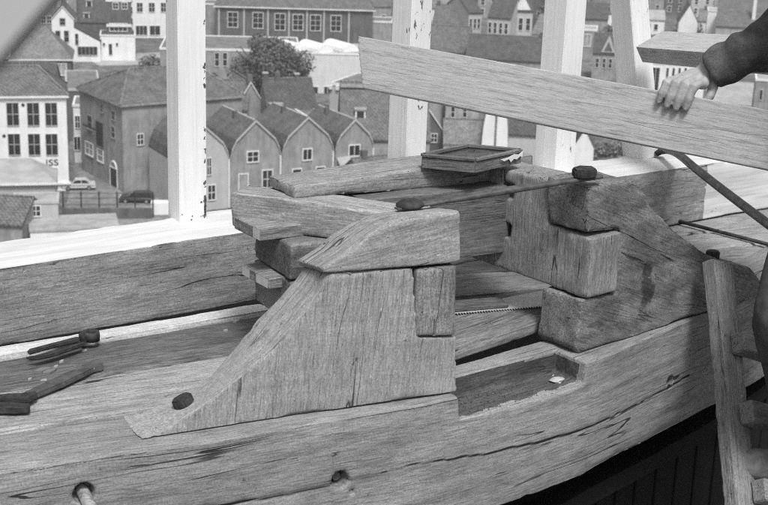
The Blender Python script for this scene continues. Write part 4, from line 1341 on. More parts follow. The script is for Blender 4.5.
    def pwin(s, x0, y0, x1, y1, nx=2, nz=2, side='f', **k):          # window seen between two picture corners
        if side == 'f': p0, n = s.mt @ Vector((0, 0, 0)), s.mt.to_3x3() @ Vector((0, 1, 0))
        elif side == 'l': p0, n = s.mt @ Vector((0, 0, 0)), s.mt.to_3x3() @ Vector((1, 0, 0))
        a = s.inv @ Vector(onplane(x0, y1, p0, np.array(n)))
        b = s.inv @ Vector(onplane(x1, y0, p0, np.array(n)))
        if side == 'f': return s.win(min(a.x, b.x), max(a.x, b.x), a.z, b.z, nx, nz, side, **k)
        return s.win(s.d - max(a.y, b.y), s.d - min(a.y, b.y), a.z, b.z, nx, nz, side, **k)
    def chimney(s, x, y, z0, z1, w=0.7, mat='brick_dark', capm='plaster_grey'):
        c = s.part(MB().box(x - w / 2, x + w / 2, y - w / 2, y + w / 2, z0, z1), 'chimney', mat, s.roof)
        if capm: s.part(MB().box(x - w / 2 - 0.1, x + w / 2 + 0.1, y - w / 2 - 0.1, y + w / 2 + 0.1, z1 + 0.001, z1 + 0.18), 'chimney_cap', capm, s.o)
        return s
    def dormer(s, x, y, z, w=1.4, h=1.5, d=2.0, mat='trim'):
        b = s.part(MB().box(x - w / 2, x + w / 2, y, y + d, z, z + h), 'dormer', mat, s.o)
        s.part(MB().box(x - w / 2 - 0.15, x + w / 2 + 0.15, y - 0.15, y + d, z + h + 0.001, z + h + 0.18), 'dormer_roof', 'flat_pale', b)
        s.part(MB().box(x - w / 2 + 0.2, x + w / 2 - 0.2, y - 0.03, y - 0.002, z + 0.25, z + h - 0.15), 'pane', 'pane', b)
        return s
    def rows(s, xs, zs, ww, hh, nx=2, nz=2, side='f', **k):
        for z in zs:
            for x in xs: s.win(x, x + ww, z, z + hh, nx, nz, side, **k)
        return s

def mk(name, label, xl, yl, xr, h, heading, d, wall='brick', **k):
    mt, w, n, A = facade(xl, yl, xr, h, heading)
    return House(name, label, mt, w, d, h, wall, **k)
GF = lambda h, rh: [(0, h), (0.5, h + rh), (1, h)]

# --- left: white house, its yard building and sheds
a = mk('white_house', 'white three storey house with tall dark windows and ISS lettering, at left', -32, 98.5, 66, 12.3, 15, 9, 'plaster')
a.hip(3.4, 'tile', 0.45, capmat='tile_pale')
for r_ in ((103, 125.5, (7.5, 28, 46)), (134, 155, (9, 29, 46.5))):
    for x in r_[2] + (-13, -28): a.pwin(x, r_[0], x + 10.5, r_[1], 2, 2, frame_='plaster_grey', fw=0.06)
a.pwin(48, 168, 57, 190, 2, 3)
for x, y in ((23, 105), (4, 136)):
    q = a.inv @ Vector(onplane(x, y, a.mt.translation, np.array(a.mt.to_3x3() @ Vector((0, 1, 0)))))
    a.part(MB().tube([(q.x, -0.06, q.z), (q.x, -0.003, q.z)], 0.22, 10), 'vent', 'door')
cu = bpy.data.curves.new('lettering', 'FONT')
cu.body = 'ISS'
cu.size = 1.15
cu.extrude = 0.02
cu.align_x = 'LEFT'
q = a.inv @ Vector(onplane(45.5, 165.5, a.mt.translation, np.array(a.mt.to_3x3() @ Vector((0, 1, 0)))))
tmpo = bpy.data.objects.new('tmp', cu)
col.objects.link(tmpo)
bpy.context.evaluated_depsgraph_get().update()
lme = bpy.data.meshes.new_from_object(tmpo.evaluated_get(bpy.context.evaluated_depsgraph_get()))
bpy.data.objects.remove(tmpo)
tx = bpy.data.objects.new('lettering', lme)
lme.materials.clear()
lme.materials.append(M['letter'])
col.objects.link(tx)
tx.parent = a.o
tx.matrix_local = Matrix.Translation((q.x, -0.04, q.z)) @ Matrix.Rotation(math.pi / 2, 4, 'X') @ Matrix.Diagonal((1.25, 1, 1, 1))
a.part(MB().box(a.w * 0.55, a.w + 0.2, -0.3, -0.003, 0.9, 1.15), 'plinth_band', 'trim')

b = mk('yard_house', 'low house with pale slate roof in front of the white house', -40, 186, 55, 5.2, 13, 7, 'plaster_grey')
YR = 1.35
b.part(MB().box(0, b.w, 0, b.d, 0, b.h), 'wall', 'plaster_grey')
b.roof = b.part(MB().add([(-.3, -.3, b.h), (b.w + .2, -.3, b.h), (b.w - 3.0, b.d, b.h + YR), (-.3, b.d, b.h + YR), (-.3, -.3, b.h + .25), (b.w + .2, -.3, b.h + .25), (b.w - 3.0, b.d, b.h + YR + .25), (-.3, b.d, b.h + YR + .25), (b.w + .2, b.d, b.h), (b.w + .2, b.d, b.h + .2)],
                       [(0, 1, 5, 4), (4, 5, 6, 7), (1, 8, 9, 5), (5, 9, 6), (2, 3, 7, 6), (3, 0, 4, 7), (0, 3, 2, 8, 1), (8, 2, 6, 9)]), 'roof', 'flat_pale')
b.part(MB().box(-.35, b.w + .25, -.42, -.302, b.h + .02, b.h + .27), 'gutter', 'trim')
c = mk('yard_annex', 'small flat roofed annex with a door and a white window beside it', 13, 203, 58, 4.6, 13, 4, 'plaster_grey')
c.flat('flat_pale', 0.3, 'plaster_grey')
c.pwin(21.5, 210, 29, 226, 2, 3, frame_='trim')
c.pwin(32, 206, 40, 216, 2, 2)
c = mk('low_shed', 'low shed with a long pale roof just beyond the parapet', 30, 231, 119, 2.6, 16, 6, 'plaster')
c.flat('paving_pale', 0.1, 'paving_pale')
c = mk('dark_shed', 'grey tiled shed at the lower left edge beside the annex', -40, 222, 22, 3.0, -4, 8, 'brick')
c.profile([(0, 3.0), (0.5, 5.0), (1, 3.0)], 'tile', axis='x')

# --- pyramid roofed house and street behind
c = mk('pyramid_house', 'dark brick house with a broad pyramid tile roof', 10, 60.5, 71, 6.0, 12, 12, 'brick_dark')
c.hip(5.6, 'tile_pale', 0.16)
for x0, x1 in ((18.5, 24), (32, 38), (25.5, 30)): c.pwin(x0, 63.5, x1, 71.5, 1, 2, frame_='brick_dark')
c.pwin(47, 64, 66, 75, 4, 1, pane='curtain')
c = mk('left_wing', 'low dark wing with pale eaves left of the pyramid roof', -50, 58, 9, 5.0, 15, 9, 'brick_dark')
c.flat('flat', 0.4)
c = mk('dark_roof_house', 'long dark flat roof between the white house and the warehouse', 66, 90, 100, 8.0, 14, 18, 'brick_dark')
c.flat('flat', 0.4, 'plaster_grey')

d = mk('white_gable_house', 'tall white gabled house with a lean-to wing', 51.5, 19, 73.5, 9.0, 11, 11, 'plaster')
d.profile(GF(9.0, 2.6), 'tile', trim='trim')
d.pwin(60, 18.5, 65, 25, 1, 2, frame_='plaster_grey')
d.pwin(56, 31, 60, 42, 1, 2, frame_='plaster_grey')
d.pwin(64.5, 31, 68.5, 42, 1, 2, frame_='plaster_grey')
lw = d.w * 26 / 22
d.part(MB().prism_xz([(d.w, 0), (d.w + lw, 0), (d.w + lw, 4.3), (d.w, 7.3)], 0.02, 8), 'wing', 'plaster')
d.part(MB().prism_xz([(d.w + 0.01, 7.32), (d.w + lw + .3, 4.3), (d.w + lw + .3, 4.5), (d.w + 0.01, 7.6)], -0.1, 8.1), 'wing_roof', 'tile_dark')
d.pwin(75.5, 34, 78, 44.5, 1, 2, frame_='plaster_grey')
d.pwin(78, 47, 97, 55, 5, 1, frame_='plaster_grey')
e = mk('white_low_house', 'low white house with one dark door', 100, 35.5, 135, 5.4, 11, 8, 'plaster')
e.flat('tile_dark', 0.3)
e.pwin(109, 44, 112, 55, 1, 1, door=True, frame_='trim')
e.pwin(103, 43, 105, 46, 1, 1)
e.pwin(116, 43, 118, 46, 1, 1)
c = mk('dormer_house', 'house with a big dark tile roof and white dormers', 74, 22, 107, 5.6, 11, 12, 'brick_dark')
c.profile(GF(5.6, 6.5), 'tile_dark', axis='x')
c.dormer(c.w * 0.38, 0.6, 6.0)
c.dormer(c.w * 0.46, 2.8, 8.6)
c = mk('brick_townhouse', 'brown brick town house with white bands, above the low white house', 106, 1, 131, 12.5, 11, 11, 'brick_dark')
c.flat('flat', 0.5)
for x in (113, 122): c.pwin(x, 3, x + 5, 9, 2, 2)
c.part(MB().box(-0.05, c.w + 0.05, -0.25, -0.003, 7.0, 7.6), 'band', 'trim')
c.pwin(110, 24, 127, 31, 4, 1)
c = mk('white_townhouse', 'white two storey town house left of the first post', 132, -12, 176, 12.0, 11, 10, 'plaster')
c.flat('flat', 0.5)
for x in (137, 149, 161): c.pwin(x, 3, x + 5.5, 12, 2, 2)
c.pwin(136, 26, 147, 35, 3, 1)
c.pwin(150, 26, 160, 35, 2, 1)
c = mk('brick_house', 'brick house with small white windows peering past the blurred timber', 34, -6, 56, 11.0, 11, 11, 'brick')
c.profile(GF(11, 4), 'tile', axis='x')
for x in (41, 47): c.pwin(x, 16, x + 4, 23, 2, 2)
c = mk('brick_house', 'brick house with a pale top window behind the white gable', 56, -4, 76, 11.5, 11, 10, 'brick')
c.flat('flat', 0.4)
c.pwin(58, 2, 67, 6, 3, 1, pane='curtain')

# --- warehouse and street
WB = onz(124, 192, 0)
wl = onz(82, 170, 0)
wh_heading = math.degrees(math.atan2(*(WB - wl)[[1, 0]])) + 90
wm = frame(WB, wh_heading)
wdep = np.linalg.norm(WB - wl)
w = House('warehouse', 'big plain brick warehouse with a hipped tile roof and an arched door', wm, 17.5, wdep, 11.3, 'brick')
w.hip(3.6, 'tile', ridge_axis='x', eave='brick', capmat='tile_pale', ridge_line=((4.2, wdep * 0.5), (14.0, wdep * 0.5)))
w.pwin(137.5, 134, 143, 145, 2, 2, 'f')
w.pwin(88, 117, 92, 128, 1, 2, 'l', frame_='brick', pane='door')
w.pwin(97, 124, 103, 145, 1, 1, 'l', frame_='brick_dark', pane='door')
w.pwin(112, 128, 115, 137, 1, 2, 'l', frame_='brick')
w.pwin(112, 112, 115, 119, 1, 2, 'l', frame_='brick')
w.pwin(101, 105, 103, 112, 1, 2, 'l', frame_='brick')
w.pwin(86, 145, 93, 153, 2, 2, 'l', frame_='trim', pane='curtain')
w.pwin(98, 151, 103, 160, 1, 2, 'l', frame_='trim', pane='curtain')
w.pwin(111, 170, 117, 190, 1, 1, 'l', door=True, frame_='trim')
qd = w.inv @ Vector(onplane(114, 168, wm.translation, np.array(wm.to_3x3() @ Vector((1, 0, 0)))))
w.part(MB().tube([(-0.05, qd.y + 0.95 * math.cos(t), qd.z + 0.9 * math.sin(t)) for t in np.linspace(0.05, math.pi - 0.05, 9)], 0.12, 6), 'door_arch', 'trim')
q0 = w.inv @ Vector(onplane(86, 124, wm.translation, np.array(wm.to_3x3() @ Vector((1, 0, 0)))))
w.part(MB().box(-0.5, -0.35, q0.y - 4.5, q0.y, q0.z - 0.1, q0.z + 0.1), 'hoist_bar', 'door')
c = mk('narrow_shop', 'narrow white shop front in the alley by the warehouse', 73, 106, 82, 8.2, 11, 7, 'plaster')
c.flat('flat', 0.4)
c.pwin(75.5, 116, 79.5, 128, 2, 2)
c.pwin(74.5, 137, 80, 150, 2, 1)
street = [onz(x, y, 0)[:2] for x, y in ((58, 240), (170, 240), (170, 196), (128, 196), (82, 165), (78, 140), (70, 140), (70, 190))]
MB().prism_xy([tuple(p) for p in street], 0.004, 0.03).build('street', M['street'], None, None, kind='structure')
MB().prism_xy([tuple(onz(x, y, 0)[:2]) for x, y in ((100, 66), (165, 64), (165, 52), (80, 56))], 0.004, 0.03).build('square', M['paving_pale'], None, None, kind='structure')
# yard wall and wire fence
ya, yb = onz(62, 219, 0), onz(152, 219, 0)
fh = math.degrees(math.atan2(*(yb - ya)[[1, 0]]))
fl_ = np.linalg.norm(yb - ya)
MB().box(0, fl_, 0, 0.4, 0, 1.3).build('yard_wall', M['brick_dark'], None, frame(ya, fh), label='low dark yard wall under the wire fence', cat='wall')
fe = empty('wire_fence', frame(ya + np.array([0, 0.8, 0]), fh), label='wire mesh fence on thin posts in front of the parked estate car', cat='fence')
for k in range(6): MB().tube([(fl_ * k / 5, 0, 0), (fl_ * k / 5, 0, 3.2)], 0.09, 6).build('post', M['door'], fe)
for z in (0.8, 1.6, 2.4, 3.0): MB().tube([(0, 0, z), (fl_, 0, z)], 0.035, 5).build('wire', M['door'], fe)
MB().box(0, 2.2, 0, 1.6, 0, 1.5).build('pale_bin', M['plaster'], None, frame(onz(151, 215, 0), fh), label='pale square box at the end of the yard wall', cat='box')

def car(name, label, p, heading, mat, estate=True):
    o = empty(name, frame(p, heading), label=label, cat='car', group='parked cars')
    prof = [(0.0, 0.35), (0.05, 0.75), (0.25, 0.85), (1.15, 0.92), (4.15, 0.92), (4.3, 0.8), (4.32, 0.35)]
    MB().prism_xz(prof[::-1], 0, 1.65).build('body', M[mat], o)
    rf = [(1.15, 0.93), (1.7, 1.42), (3.8 if estate else 3.1, 1.45), (4.15 if estate else 3.7, 0.93)]
    MB().prism_xz(rf[::-1], 0.12, 1.53).build('cabin', M[mat], o)
    MB().prism_xz([(1.35, 0.97), (1.78, 1.36), (2.45, 1.38), (2.45, 0.97)][::-1], 0.10, 0.115).build('side_window', M['pane'], o)
    MB().prism_xz([(2.55, 0.97), (2.55, 1.38), (3.7 if estate else 3.05, 1.38), (3.95 if estate else 3.5, 0.97)][::-1], 0.10, 0.115).build('side_window', M['pane'], o)
    MB().add([(1.16, 0.2, 0.97), (1.16, 1.45, 0.97), (1.64, 1.45, 1.38), (1.64, 0.2, 1.38), (1.2, 0.2, 0.97), (1.2, 1.45, 0.97), (1.68, 1.45, 1.38), (1.68, 0.2, 1.38)], [(0, 1, 2, 3), (7, 6, 5, 4), (0, 3, 7, 4), (1, 5, 6, 2)]).build('windscreen', M['chrome'], o)
    MB().box(0.1, 4.2, -0.03, -0.005, 0.66, 0.74).build('trim_strip', M['chrome'], o)
    MB().box(-0.12, 0.0, 0.05, 1.6, 0.38, 0.52).build('bumper', M['chrome'], o)
    for y in (0.25, 1.4): MB().tube([(-0.03, y, 0.68), (0.06, y, 0.68)], 0.12, 10).build('headlight', M['plaster'], o)
    for x in (0.8, 3.45):
        for y in (0.02, 1.45):
            wq = MB().tube([(x, y - 0.04, 0.31), (x, y + 0.2, 0.31)], 0.31, 14).build('wheel', M['tyre'], o)
            MB().tube([(x, y - 0.06, 0.31), (x, y - 0.03, 0.31)], 0.18, 10).build('rim', M['chrome'], wq)
    return o
car('estate_car', 'dark estate car with chrome trim parked against the warehouse', onz(119, 203.5, 0), 3, 'car_dark')
car('parked_car', 'pale car half hidden behind the white house', onz(62, 191, 0), 12, 'car_pale', False)

# --- row of bell gabled houses
BELL = lambda h, rh: [(0, h), (0.035, h + rh * 0.22), (0.12, h + rh * 0.48), (0.5, h + rh), (0.88, h + rh * 0.48), (0.965, h + rh * 0.22), (1, h)]
jh = 29.0
labels = ('light gabled house beside the first white post, leftmost of the bell gables', 'grey bell gabled house, second of the row, door at left', 'grey bell gabled house in the middle of the row, two tall windows', 'grey bell gabled house at the right end of the row, partly behind a shed')
specs = ((178, 168, 229, 'plaster_grey', ((207, 158, 211, 175, 2, 2), (208, 185, 215, 200, 2, 2))),
         (230, 160, 280.5, 'brick', ((247.5, 151.5, 258, 162, 2, 2), (262.5, 170, 272, 188, 2, 2))),
         (281.5, 161, 333, 'brick', ((303, 149, 311.5, 160, 2, 1), (292.5, 169, 301, 189, 1, 2), (316, 167, 324.5, 187, 1, 2))),
         (335, 155, 373, 'brick', ((349, 145, 359.5, 157, 2, 1), (339, 166, 348, 182, 1, 2))))
JR = (4.4, 4.6, 4.6, 3.9)
A0 = onz(230, 160, 6.2)
for i, (xl, yl, xr, wl_, wins) in enumerate(specs):
    ja = math.radians(jh)
    n = np.array([-math.sin(ja), math.cos(ja), 0])
    p = onplane(xl, yl, A0, n)
    p2 = onplane(xr, yl - (xr - xl) * 0.08, A0, n)
    hw = np.linalg.norm((p2 - p)[:2])
    j = House('gable_house', labels[i], frame((p[0], p[1], 0), jh), hw, 11, 6.2, wl_)
    j.profile(BELL(6.2, JR[i]), 'tile', trim='plaster_grey', thick=0.25, over=0.05)
    for q in wins: j.pwin(*q[:4], q[4], q[5])
    if i == 1: j.pwin(239, 174, 247.5, 196, 1, 1, frame_='trim', pane='curtain')
    j.part(MB().tube([(hw - 0.05, -0.15, 0.1), (hw - 0.05, -0.15, 6.3)], 0.12, 6), 'downpipe', 'trim')
    j.chimney(hw * 0.42, 4.5 + i, 6.2 + JR[i] * 0.7, 6.2 + JR[i] + 0.5, 0.5, 'brick_dark', None)
    j.part(MB().tube([(hw * 0.5, 0.3, 6.38 + JR[i]), (hw * 0.5, 10.9, 6.38 + JR[i])], 0.13, 6), 'ridge_tiles', 'plaster_grey', j.roof)
# --- roofs behind the row
def roofhouse(name, label, xl, yl, xr, h, heading, dp, rh, roof, wall='brick', axis='x', trim=None, **k):
    q = mk(name, label, xl, yl, xr, h, heading, dp, wall, **k)
    q.profile(GF(h, rh), roof, axis=axis, trim=trim)
    return q
q = roofhouse('back_house', 'house with pale end wall and mottled roof between post and round tree', 196, 108, 247, 7.0, -2, 9, 3.4, 'tile', 'plaster_grey')
q = roofhouse('back_house', 'pale roofed gable house below the round tree', 233, 113, 268, 6.2, 20, 10, 4.4, 'tile_pale', 'brick', 'y', 'trim')
q = roofhouse('back_house', 'dark roofed house with a white dormer right of the tree', 269, 118, 318, 6.4, 18, 9, 4.8, 'tile_dark')
q.dormer(1.2, 0.5, 6.6, 1.8, 1.6, 2.5)
q.chimney(q.w * 0.05, 4.5, 9.5, 12.2, 0.6)
q.chimney(q.w * 0.7, 4.5, 9.5, 12.0, 0.6)
q = mk('brick_shed', 'small flat shed with white coping between the bell gables', 307, 118, 326, 7.2, 22, 7, 'plaster_grey'); q.flat('flat', 0.5)
q = roofhouse('large_roof_house', 'house with a huge dark roof left of the middle post', 341, 139, 430, 6.6, 4, 15, 6.4, 'tile')
q.part(MB().box(0, q.w, 6.2, 6.5, 12.6, 13.0), 'ridge_tiles', 'flat_pale', q.roof)
q.dormer(q.w * 0.22, 2.6, 8.8, 1.4, 1.3, 2.0)
q = mk('eave_house', 'pale house with a white toothed cornice above the big dark roof', 330, 84, 425, 9.0, -20, 12, 'plaster_grey')
q.flat('flat', 0.4)
for k in range(14): q.part(MB().box(q.w * k / 14, q.w * k / 14 + 0.5, -0.35, -0.102, 8.2, 8.84), 'cornice_tooth', 'trim')
q = mk('lean_shed', 'lean-to shed with a pale ribbed roof in front of the last bell gable', 346, 184, 378, 3.0, 16, 5, 'brick'); q.profile([(0, 3.6), (1, 5.2)], 'flat_pale', axis='x')
q = roofhouse('small_roof_house', 'small tile roofed house in front of the last bell gable', 364, 182, 404, 3.8, 34, 6, 2.2, 'tile')

# --- long flat building, blank pale building with white roof lights
q = mk('long_flat_house', 'long low brick building with gravel roof and white eaves, left of the tree', 160, 49, 300, 6.8, 6, 20, 'brick')
q.flat('flat', 0.5)
for x in (215, 223): q.pwin(x, 53, x + 4, 66, 1, 2)
q = mk('blank_hall', 'blank pale plastered hall with three white tunnel roof lights', 296, 53, 366, 7.6, 3, 14, 'plaster_pale')
q.flat('flat_pale', 0.3, 'plaster')
q.pwin(313, 87, 318, 98, 1, 1, door=True)
q.pwin(324, 87, 331, 98, 2, 1)
for k, (x0, x1, dy) in enumerate(((-2.0, 3.6, 6), (3.4, 8.8, 5), (8.3, 12.2, 7))):
    tp = []
    for t in np.linspace(0, math.pi, 9): tp.append((1.35 * math.cos(t), 1.5 * math.sin(t)))
    a0, a1 = np.array([x0 + 1.5, dy - 4.5]), np.array([x0 - 1.0, dy + 4.5])
    mbt = MB().prism_xz([(p[0] * 1.25, p[1]) for p in tp], 0, 8.5)
    q.part(mbt, 'roof_light', 'zinc', None, Matrix.Translation((x0 + 2.2, dy - 4.4, 7.73)) @ Matrix.Rotation(math.radians(28), 4, 'Z'))
q = mk('gatehouse', 'long dark brick building with six white sash windows and a hipped roof', 216, 7, 373, 9.6, 4, 14, 'brick_dark')
q.hip(6.0, 'tile', 0.8, over=0.6)
for x0, x1, y0, y1 in ((228, 237.5, 12.5, 27), (253, 263, 13, 28), (275, 285, 14, 30), (293, 303, 15, 30), (310.5, 320.5, 15.5, 30.5), (331, 341, 16, 31)): q.pwin(x0, y0, x1, y1, 2, 3)
for x in (219, 244, 268, 289, 307, 324, 349):
    p = q.inv @ Vector(onplane(x, 20, q.mt.translation, np.array(q.mt.to_3x3() @ Vector((0, 1, 0)))))
    q.part(MB().box(p.x - 0.18, p.x + 0.18, -0.16, -0.003, 0, 9.5), 'pilaster', 'plaster_grey')
q = mk('flat_annex', 'flat roofed annex right of the long building with sash windows', 350, 21, 392, 7.0, -3, 9, 'brick'); q.flat('flat', 0.5)
q = mk('flat_annex', 'low dark house at the top edge between first post and sash window building', 200, 4, 216, 9.0, -3, 9, 'brick'); q.flat('flat', 0.4)

# --- middle gap, above the plank
q = roofhouse('roof_row', 'low house with a mottled grey roof at the left of the middle gap', 426, 51, 468, 6.0, -8, 10, 4.6, 'tile')
q = roofhouse('roof_row', 'long house with a dark ridge roof just above the slanting plank', 466, 58, 545, 6.0, -8, 11, 4.0, 'tile_dark')
q = mk('canal_house', 'pale fronted canal house with rows of windows, left in the middle gap', 469, 13, 482, 9.6, 22, 14, 'plaster_grey')
q.profile(GF(9.6, 3.4), 'tile_dark', axis='x')
q.rows([q.w * t for t in (0.08, 0.4, 0.7)], (2.2, 6.0), q.w * 0.18, 2.2, 1, 2)
q = mk('canal_house', 'long pale canal house with two storeys of sash windows', 488, 17, 511, 9.8, -20, 10, 'plaster_grey')
q.profile(GF(9.8, 4.2), 'tile_dark', axis='x')
q.rows([q.w * t for t in (0.05, 0.28, 0.52, 0.76)], (2.2, 6.2), q.w * 0.12, 2.4, 1, 2)
q = mk('canal_house', 'pale corner house with a white pediment and tall dark windows', 509.5, 11, 533, 11.0, 6, 10, 'plaster_grey')
q.profile(GF(11, 4.6), 'tile_dark', axis='x')
q.rows([q.w * t for t in (0.1, 0.42, 0.74)], (2.2, 6.6), q.w * 0.17, 2.8, 1, 2)
q.part(MB().prism_xz([(q.w * 0.2, 11.3), (q.w * 0.9, 11.3), (q.w * 0.55, 14.6)], -0.2, 2.5), 'pediment', 'trim')
q = roofhouse('gable_cottage', 'small house with a white front gable at the left of the middle gap', 432, 25, 462, 6.0, -12, 10, 4.2, 'tile', 'plaster')
q = roofhouse('gable_cottage', 'pale roofed house beside the pediment house, left of the roped post', 532, 34, 560, 6.0, -25, 10, 4.0, 'tile_pale', 'plaster')
q = roofhouse('gable_cottage', 'long white house high in the middle gap', 432, 8, 470, 7.0, -10, 10, 3.4, 'tile_pale', 'plaster')
# --- middle gap, below the plank
q = mk('pane_house', 'pale brick house with dark sash windows below the slanting plank', 446, 98, 480, 7.2, -14, 10, 'brick_pale')
q.profile(GF(7.2, 4), 'tile', axis='x')
for x in (451, 463): q.pwin(x, 107, x + 4, 117, 1, 2)
for x in (453, 464): q.pwin(x, 121, x + 3.5, 129, 1, 2)
q = roofhouse('low_gable_house', 'dark house with a white verge right of the middle post', 412, 131, 443, 5.2, 6, 9, 3.2, 'tile', 'brick_dark', 'y', 'trim')
q.pwin(431, 134, 437, 142, 2, 2)
q = roofhouse('low_roof', 'low house with a smooth grey roof above the tray', 444, 144, 484, 4.2, 0, 9, 2.6, 'tile_pale', 'plaster')
q = mk('bell_front', 'pale bell shaped gable front with a drainpipe, above the tray', 482, 140, 508, 5.4, -4, 7, 'plaster')
q.profile([(0, 5.4), (0.03, 7.4), (0.12, 9.6), (0.26, 11.2), (0.42, 11.9), (0.58, 11.9), (0.74, 11.2), (0.88, 9.6), (0.97, 7.4), (1, 5.4)], 'plaster_grey', thick=0.12, over=0.0)
q.part(MB().tube([(q.w * 0.52, -0.12, 0.0), (q.w * 0.50, -0.12, 11.6)], 0.13, 6), 'drainpipe', 'flat')
q = roofhouse('dark_roof_house', 'dark mottled roof house between the bell front and the roped post', 509, 134, 560, 6.0, -6, 10, 4.2, 'tile_dark', 'plaster_grey')
q = roofhouse('cottage', 'little white gabled cottage just right of the roped post, under the plank', 574, 146, 594, 3.6, -8, 8, 2.6, 'tile', 'plaster', 'y')
# --- right gap, between roped post and leaning post
q = mk('bay_house', 'grey house with a pale flat roof edge beside the roped post', 570, 29.5, 597, 7.0, -9, 8, 'brick'); q.flat('flat_pale', 0.6)
q.pwin(583, 35, 591, 46, 2, 1, pane='curtain')
q = mk('front_gable_house', 'small brick house with a pointed white dormer gable left of the leaning post', 593, 53, 616, 5.6, -9, 8, 'brick')
q.profile(GF(5.6, 3.6), 'tile_dark', axis='x')
q.part(MB().prism_xz([(q.w * 0.35, 5.9), (q.w * 0.95, 5.9), (q.w * 0.65, 9.3)], -0.3, 3.0), 'front_gable', 'plaster_grey')
q.part(MB().prism_xz([(q.w * 0.47, 6.2), (q.w * 0.83, 6.2), (q.w * 0.65, 8.2)], -0.36, -0.302), 'gable_panel', 'brick_dark')
q.rows([q.w * t for t in (0.15, 0.45, 0.72)], (2.6,), q.w * 0.13, 1.9, 1, 2)
q = roofhouse('red_roof_house', 'dark roofed house at the top of the gap left of the leaning post', 574, 18, 608, 7.0, -9, 9, 3.4, 'tile_dark', 'brick')
# --- right, above and below the rail
q = roofhouse('white_row_house', 'long low white house above the rail, right of the leaning post', 636, 19, 665, 4.0, -6, 8, 2.2, 'flat_pale', 'plaster')
q.rows([q.w * t for t in (0.15, 0.4, 0.65)], (1.2,), q.w * 0.12, 1.6, 1, 1)
q = roofhouse('white_row_house', 'white gabled house in the middle above the rail', 679, 22, 698, 4.6, -8, 9, 4.6, 'tile', 'plaster', 'y')
q = roofhouse('white_row_house', 'white terrace house with dark low roof right above the rail', 699, 21, 719, 4.6, -12, 8, 2.6, 'tile_pale', 'plaster')
q = mk('white_tower_house', 'tall stepped white house near the long dark roof', 708, 11, 722, 8.6, -12, 8, 'plaster'); q.flat('flat_pale', 0.5)
q = roofhouse('long_barn', 'long building with a broad dark roof above the sleeve', 716, 26, 790, 7.0, -14, 22, 6.0, 'tile', 'brick_pale')
q.chimney(q.w * 0.5, 3.2, 8.0, 14.0, 0.8, 'plaster', 'plaster')
q = mk('pier_house', 'white house with tall dark windows just below the rail', 640, 62, 706, 8.0, -12, 9, 'plaster'); q.flat('flat', 0.4)
q.pwin(650, 68, 660, 92, 2, 1)
for x in (666, 672, 678, 684): q.pwin(x, 68, x + 3, 77, 1, 1)
q = mk('arch_house', 'brick house with an arched window at the right edge behind the plank', 756, 80, 800, 7.0, -14, 9, 'brick'); q.flat('flat_pale', 0.4, 'plaster')
q.pwin(759, 90, 763, 100, 1, 1)
MB().prism_xy([tuple(onz(x, y, 0)[:2]) for x, y in ((700, 112), (770, 118), (770, 84), (712, 80))], 0.004, 0.03).build('forecourt', M['paving_pale'], None, None, kind='structure')

# --- far filler houses, each its own, around and beyond what the view shows
fr = random.Random(21)
taken = []
for o in bpy.data.objects:
    if o.type == 'EMPTY' and o.get('group') == 'town houses below': taken.append((o.matrix_world.translation.x + 4, o.matrix_world.translation.y + 5))
adj_w = {'plaster': 'white', 'plaster_grey': 'pale grey', 'brick': 'brick', 'brick_dark': 'dark brick', 'brick_pale': 'pale brick'}
adj_r = {'tile': 'grey roof', 'tile_dark': 'dark roof', 'tile_pale': 'pale roof'}
cnt = 0
def pxof(p):
    v = np.array(p) - EYE
    d = v @ _fw
    return 384 + FPX * (v @ RR) / d, 252.5 - FPX * (v @ UU) / d
for row in range(18):
    Y = 205 + row * 22 + row * row * 0.6
    half = Y * 0.36 + 20
    X = -half
    while X < half:
        wd = fr.uniform(7, 15)
        hd = fr.uniform(-24, 24)
        yy = Y + fr.uniform(-6, 6)
        az = X / yy
        clear = yy > (330 if az < 0.02 else 350 if az < 0.16 else 405) or abs(az) > 0.315
        if clear and all((X - t[0]) ** 2 + (yy - t[1]) ** 2 > 11.5 ** 2 for t in taken):
            wl_ = fr.choice(['plaster', 'plaster_grey', 'brick', 'brick', 'brick_dark', 'brick_pale', 'brick'])
            rf_ = fr.choice(['tile', 'tile_dark', 'tile', 'tile_pale'])
            h = fr.uniform(4.5, 8.0)
            ax = fr.choice('xxy')
            u, vv = pxof((X, yy, h))
            where = 'left of first post' if u < 160 else 'right of first post' if u < 390 else 'right of middle post' if u < 540 else 'right of roped post' if u < 620 else 'above the rail'
            hs = House('distant_house', 'distant %s %s house, %s, %s' % (adj_w[wl_], 'long' if ax == 'x' else 'gabled', adj_r[rf_], where), frame((X, yy, 0), hd), wd, fr.uniform(8, 11), h, wl_, group='distant town houses')
            hs.profile(GF(h, fr.uniform(3, 5)), rf_, axis=ax)
            if ax == 'x' and fr.random() < 0.6: hs.dormer(wd * fr.uniform(0.25, 0.75), 0.5, h + 0.35, 1.5, 1.3, 2.2)
            nw = max(2, int(wd / 3))
            for z in ((1.0, 3.9) if h > 6 else (1.2,)):
                for k in range(nw): hs.win(wd * (k + 0.3) / nw, wd * (k + 0.3) / nw + 1.1, z, z + 1.7, 1, 2)
            cnt += 1
        X += wd + fr.choice([0.2, 0.2, 1, 2, 6])
    if Y > 640: break
print('distant houses', cnt)

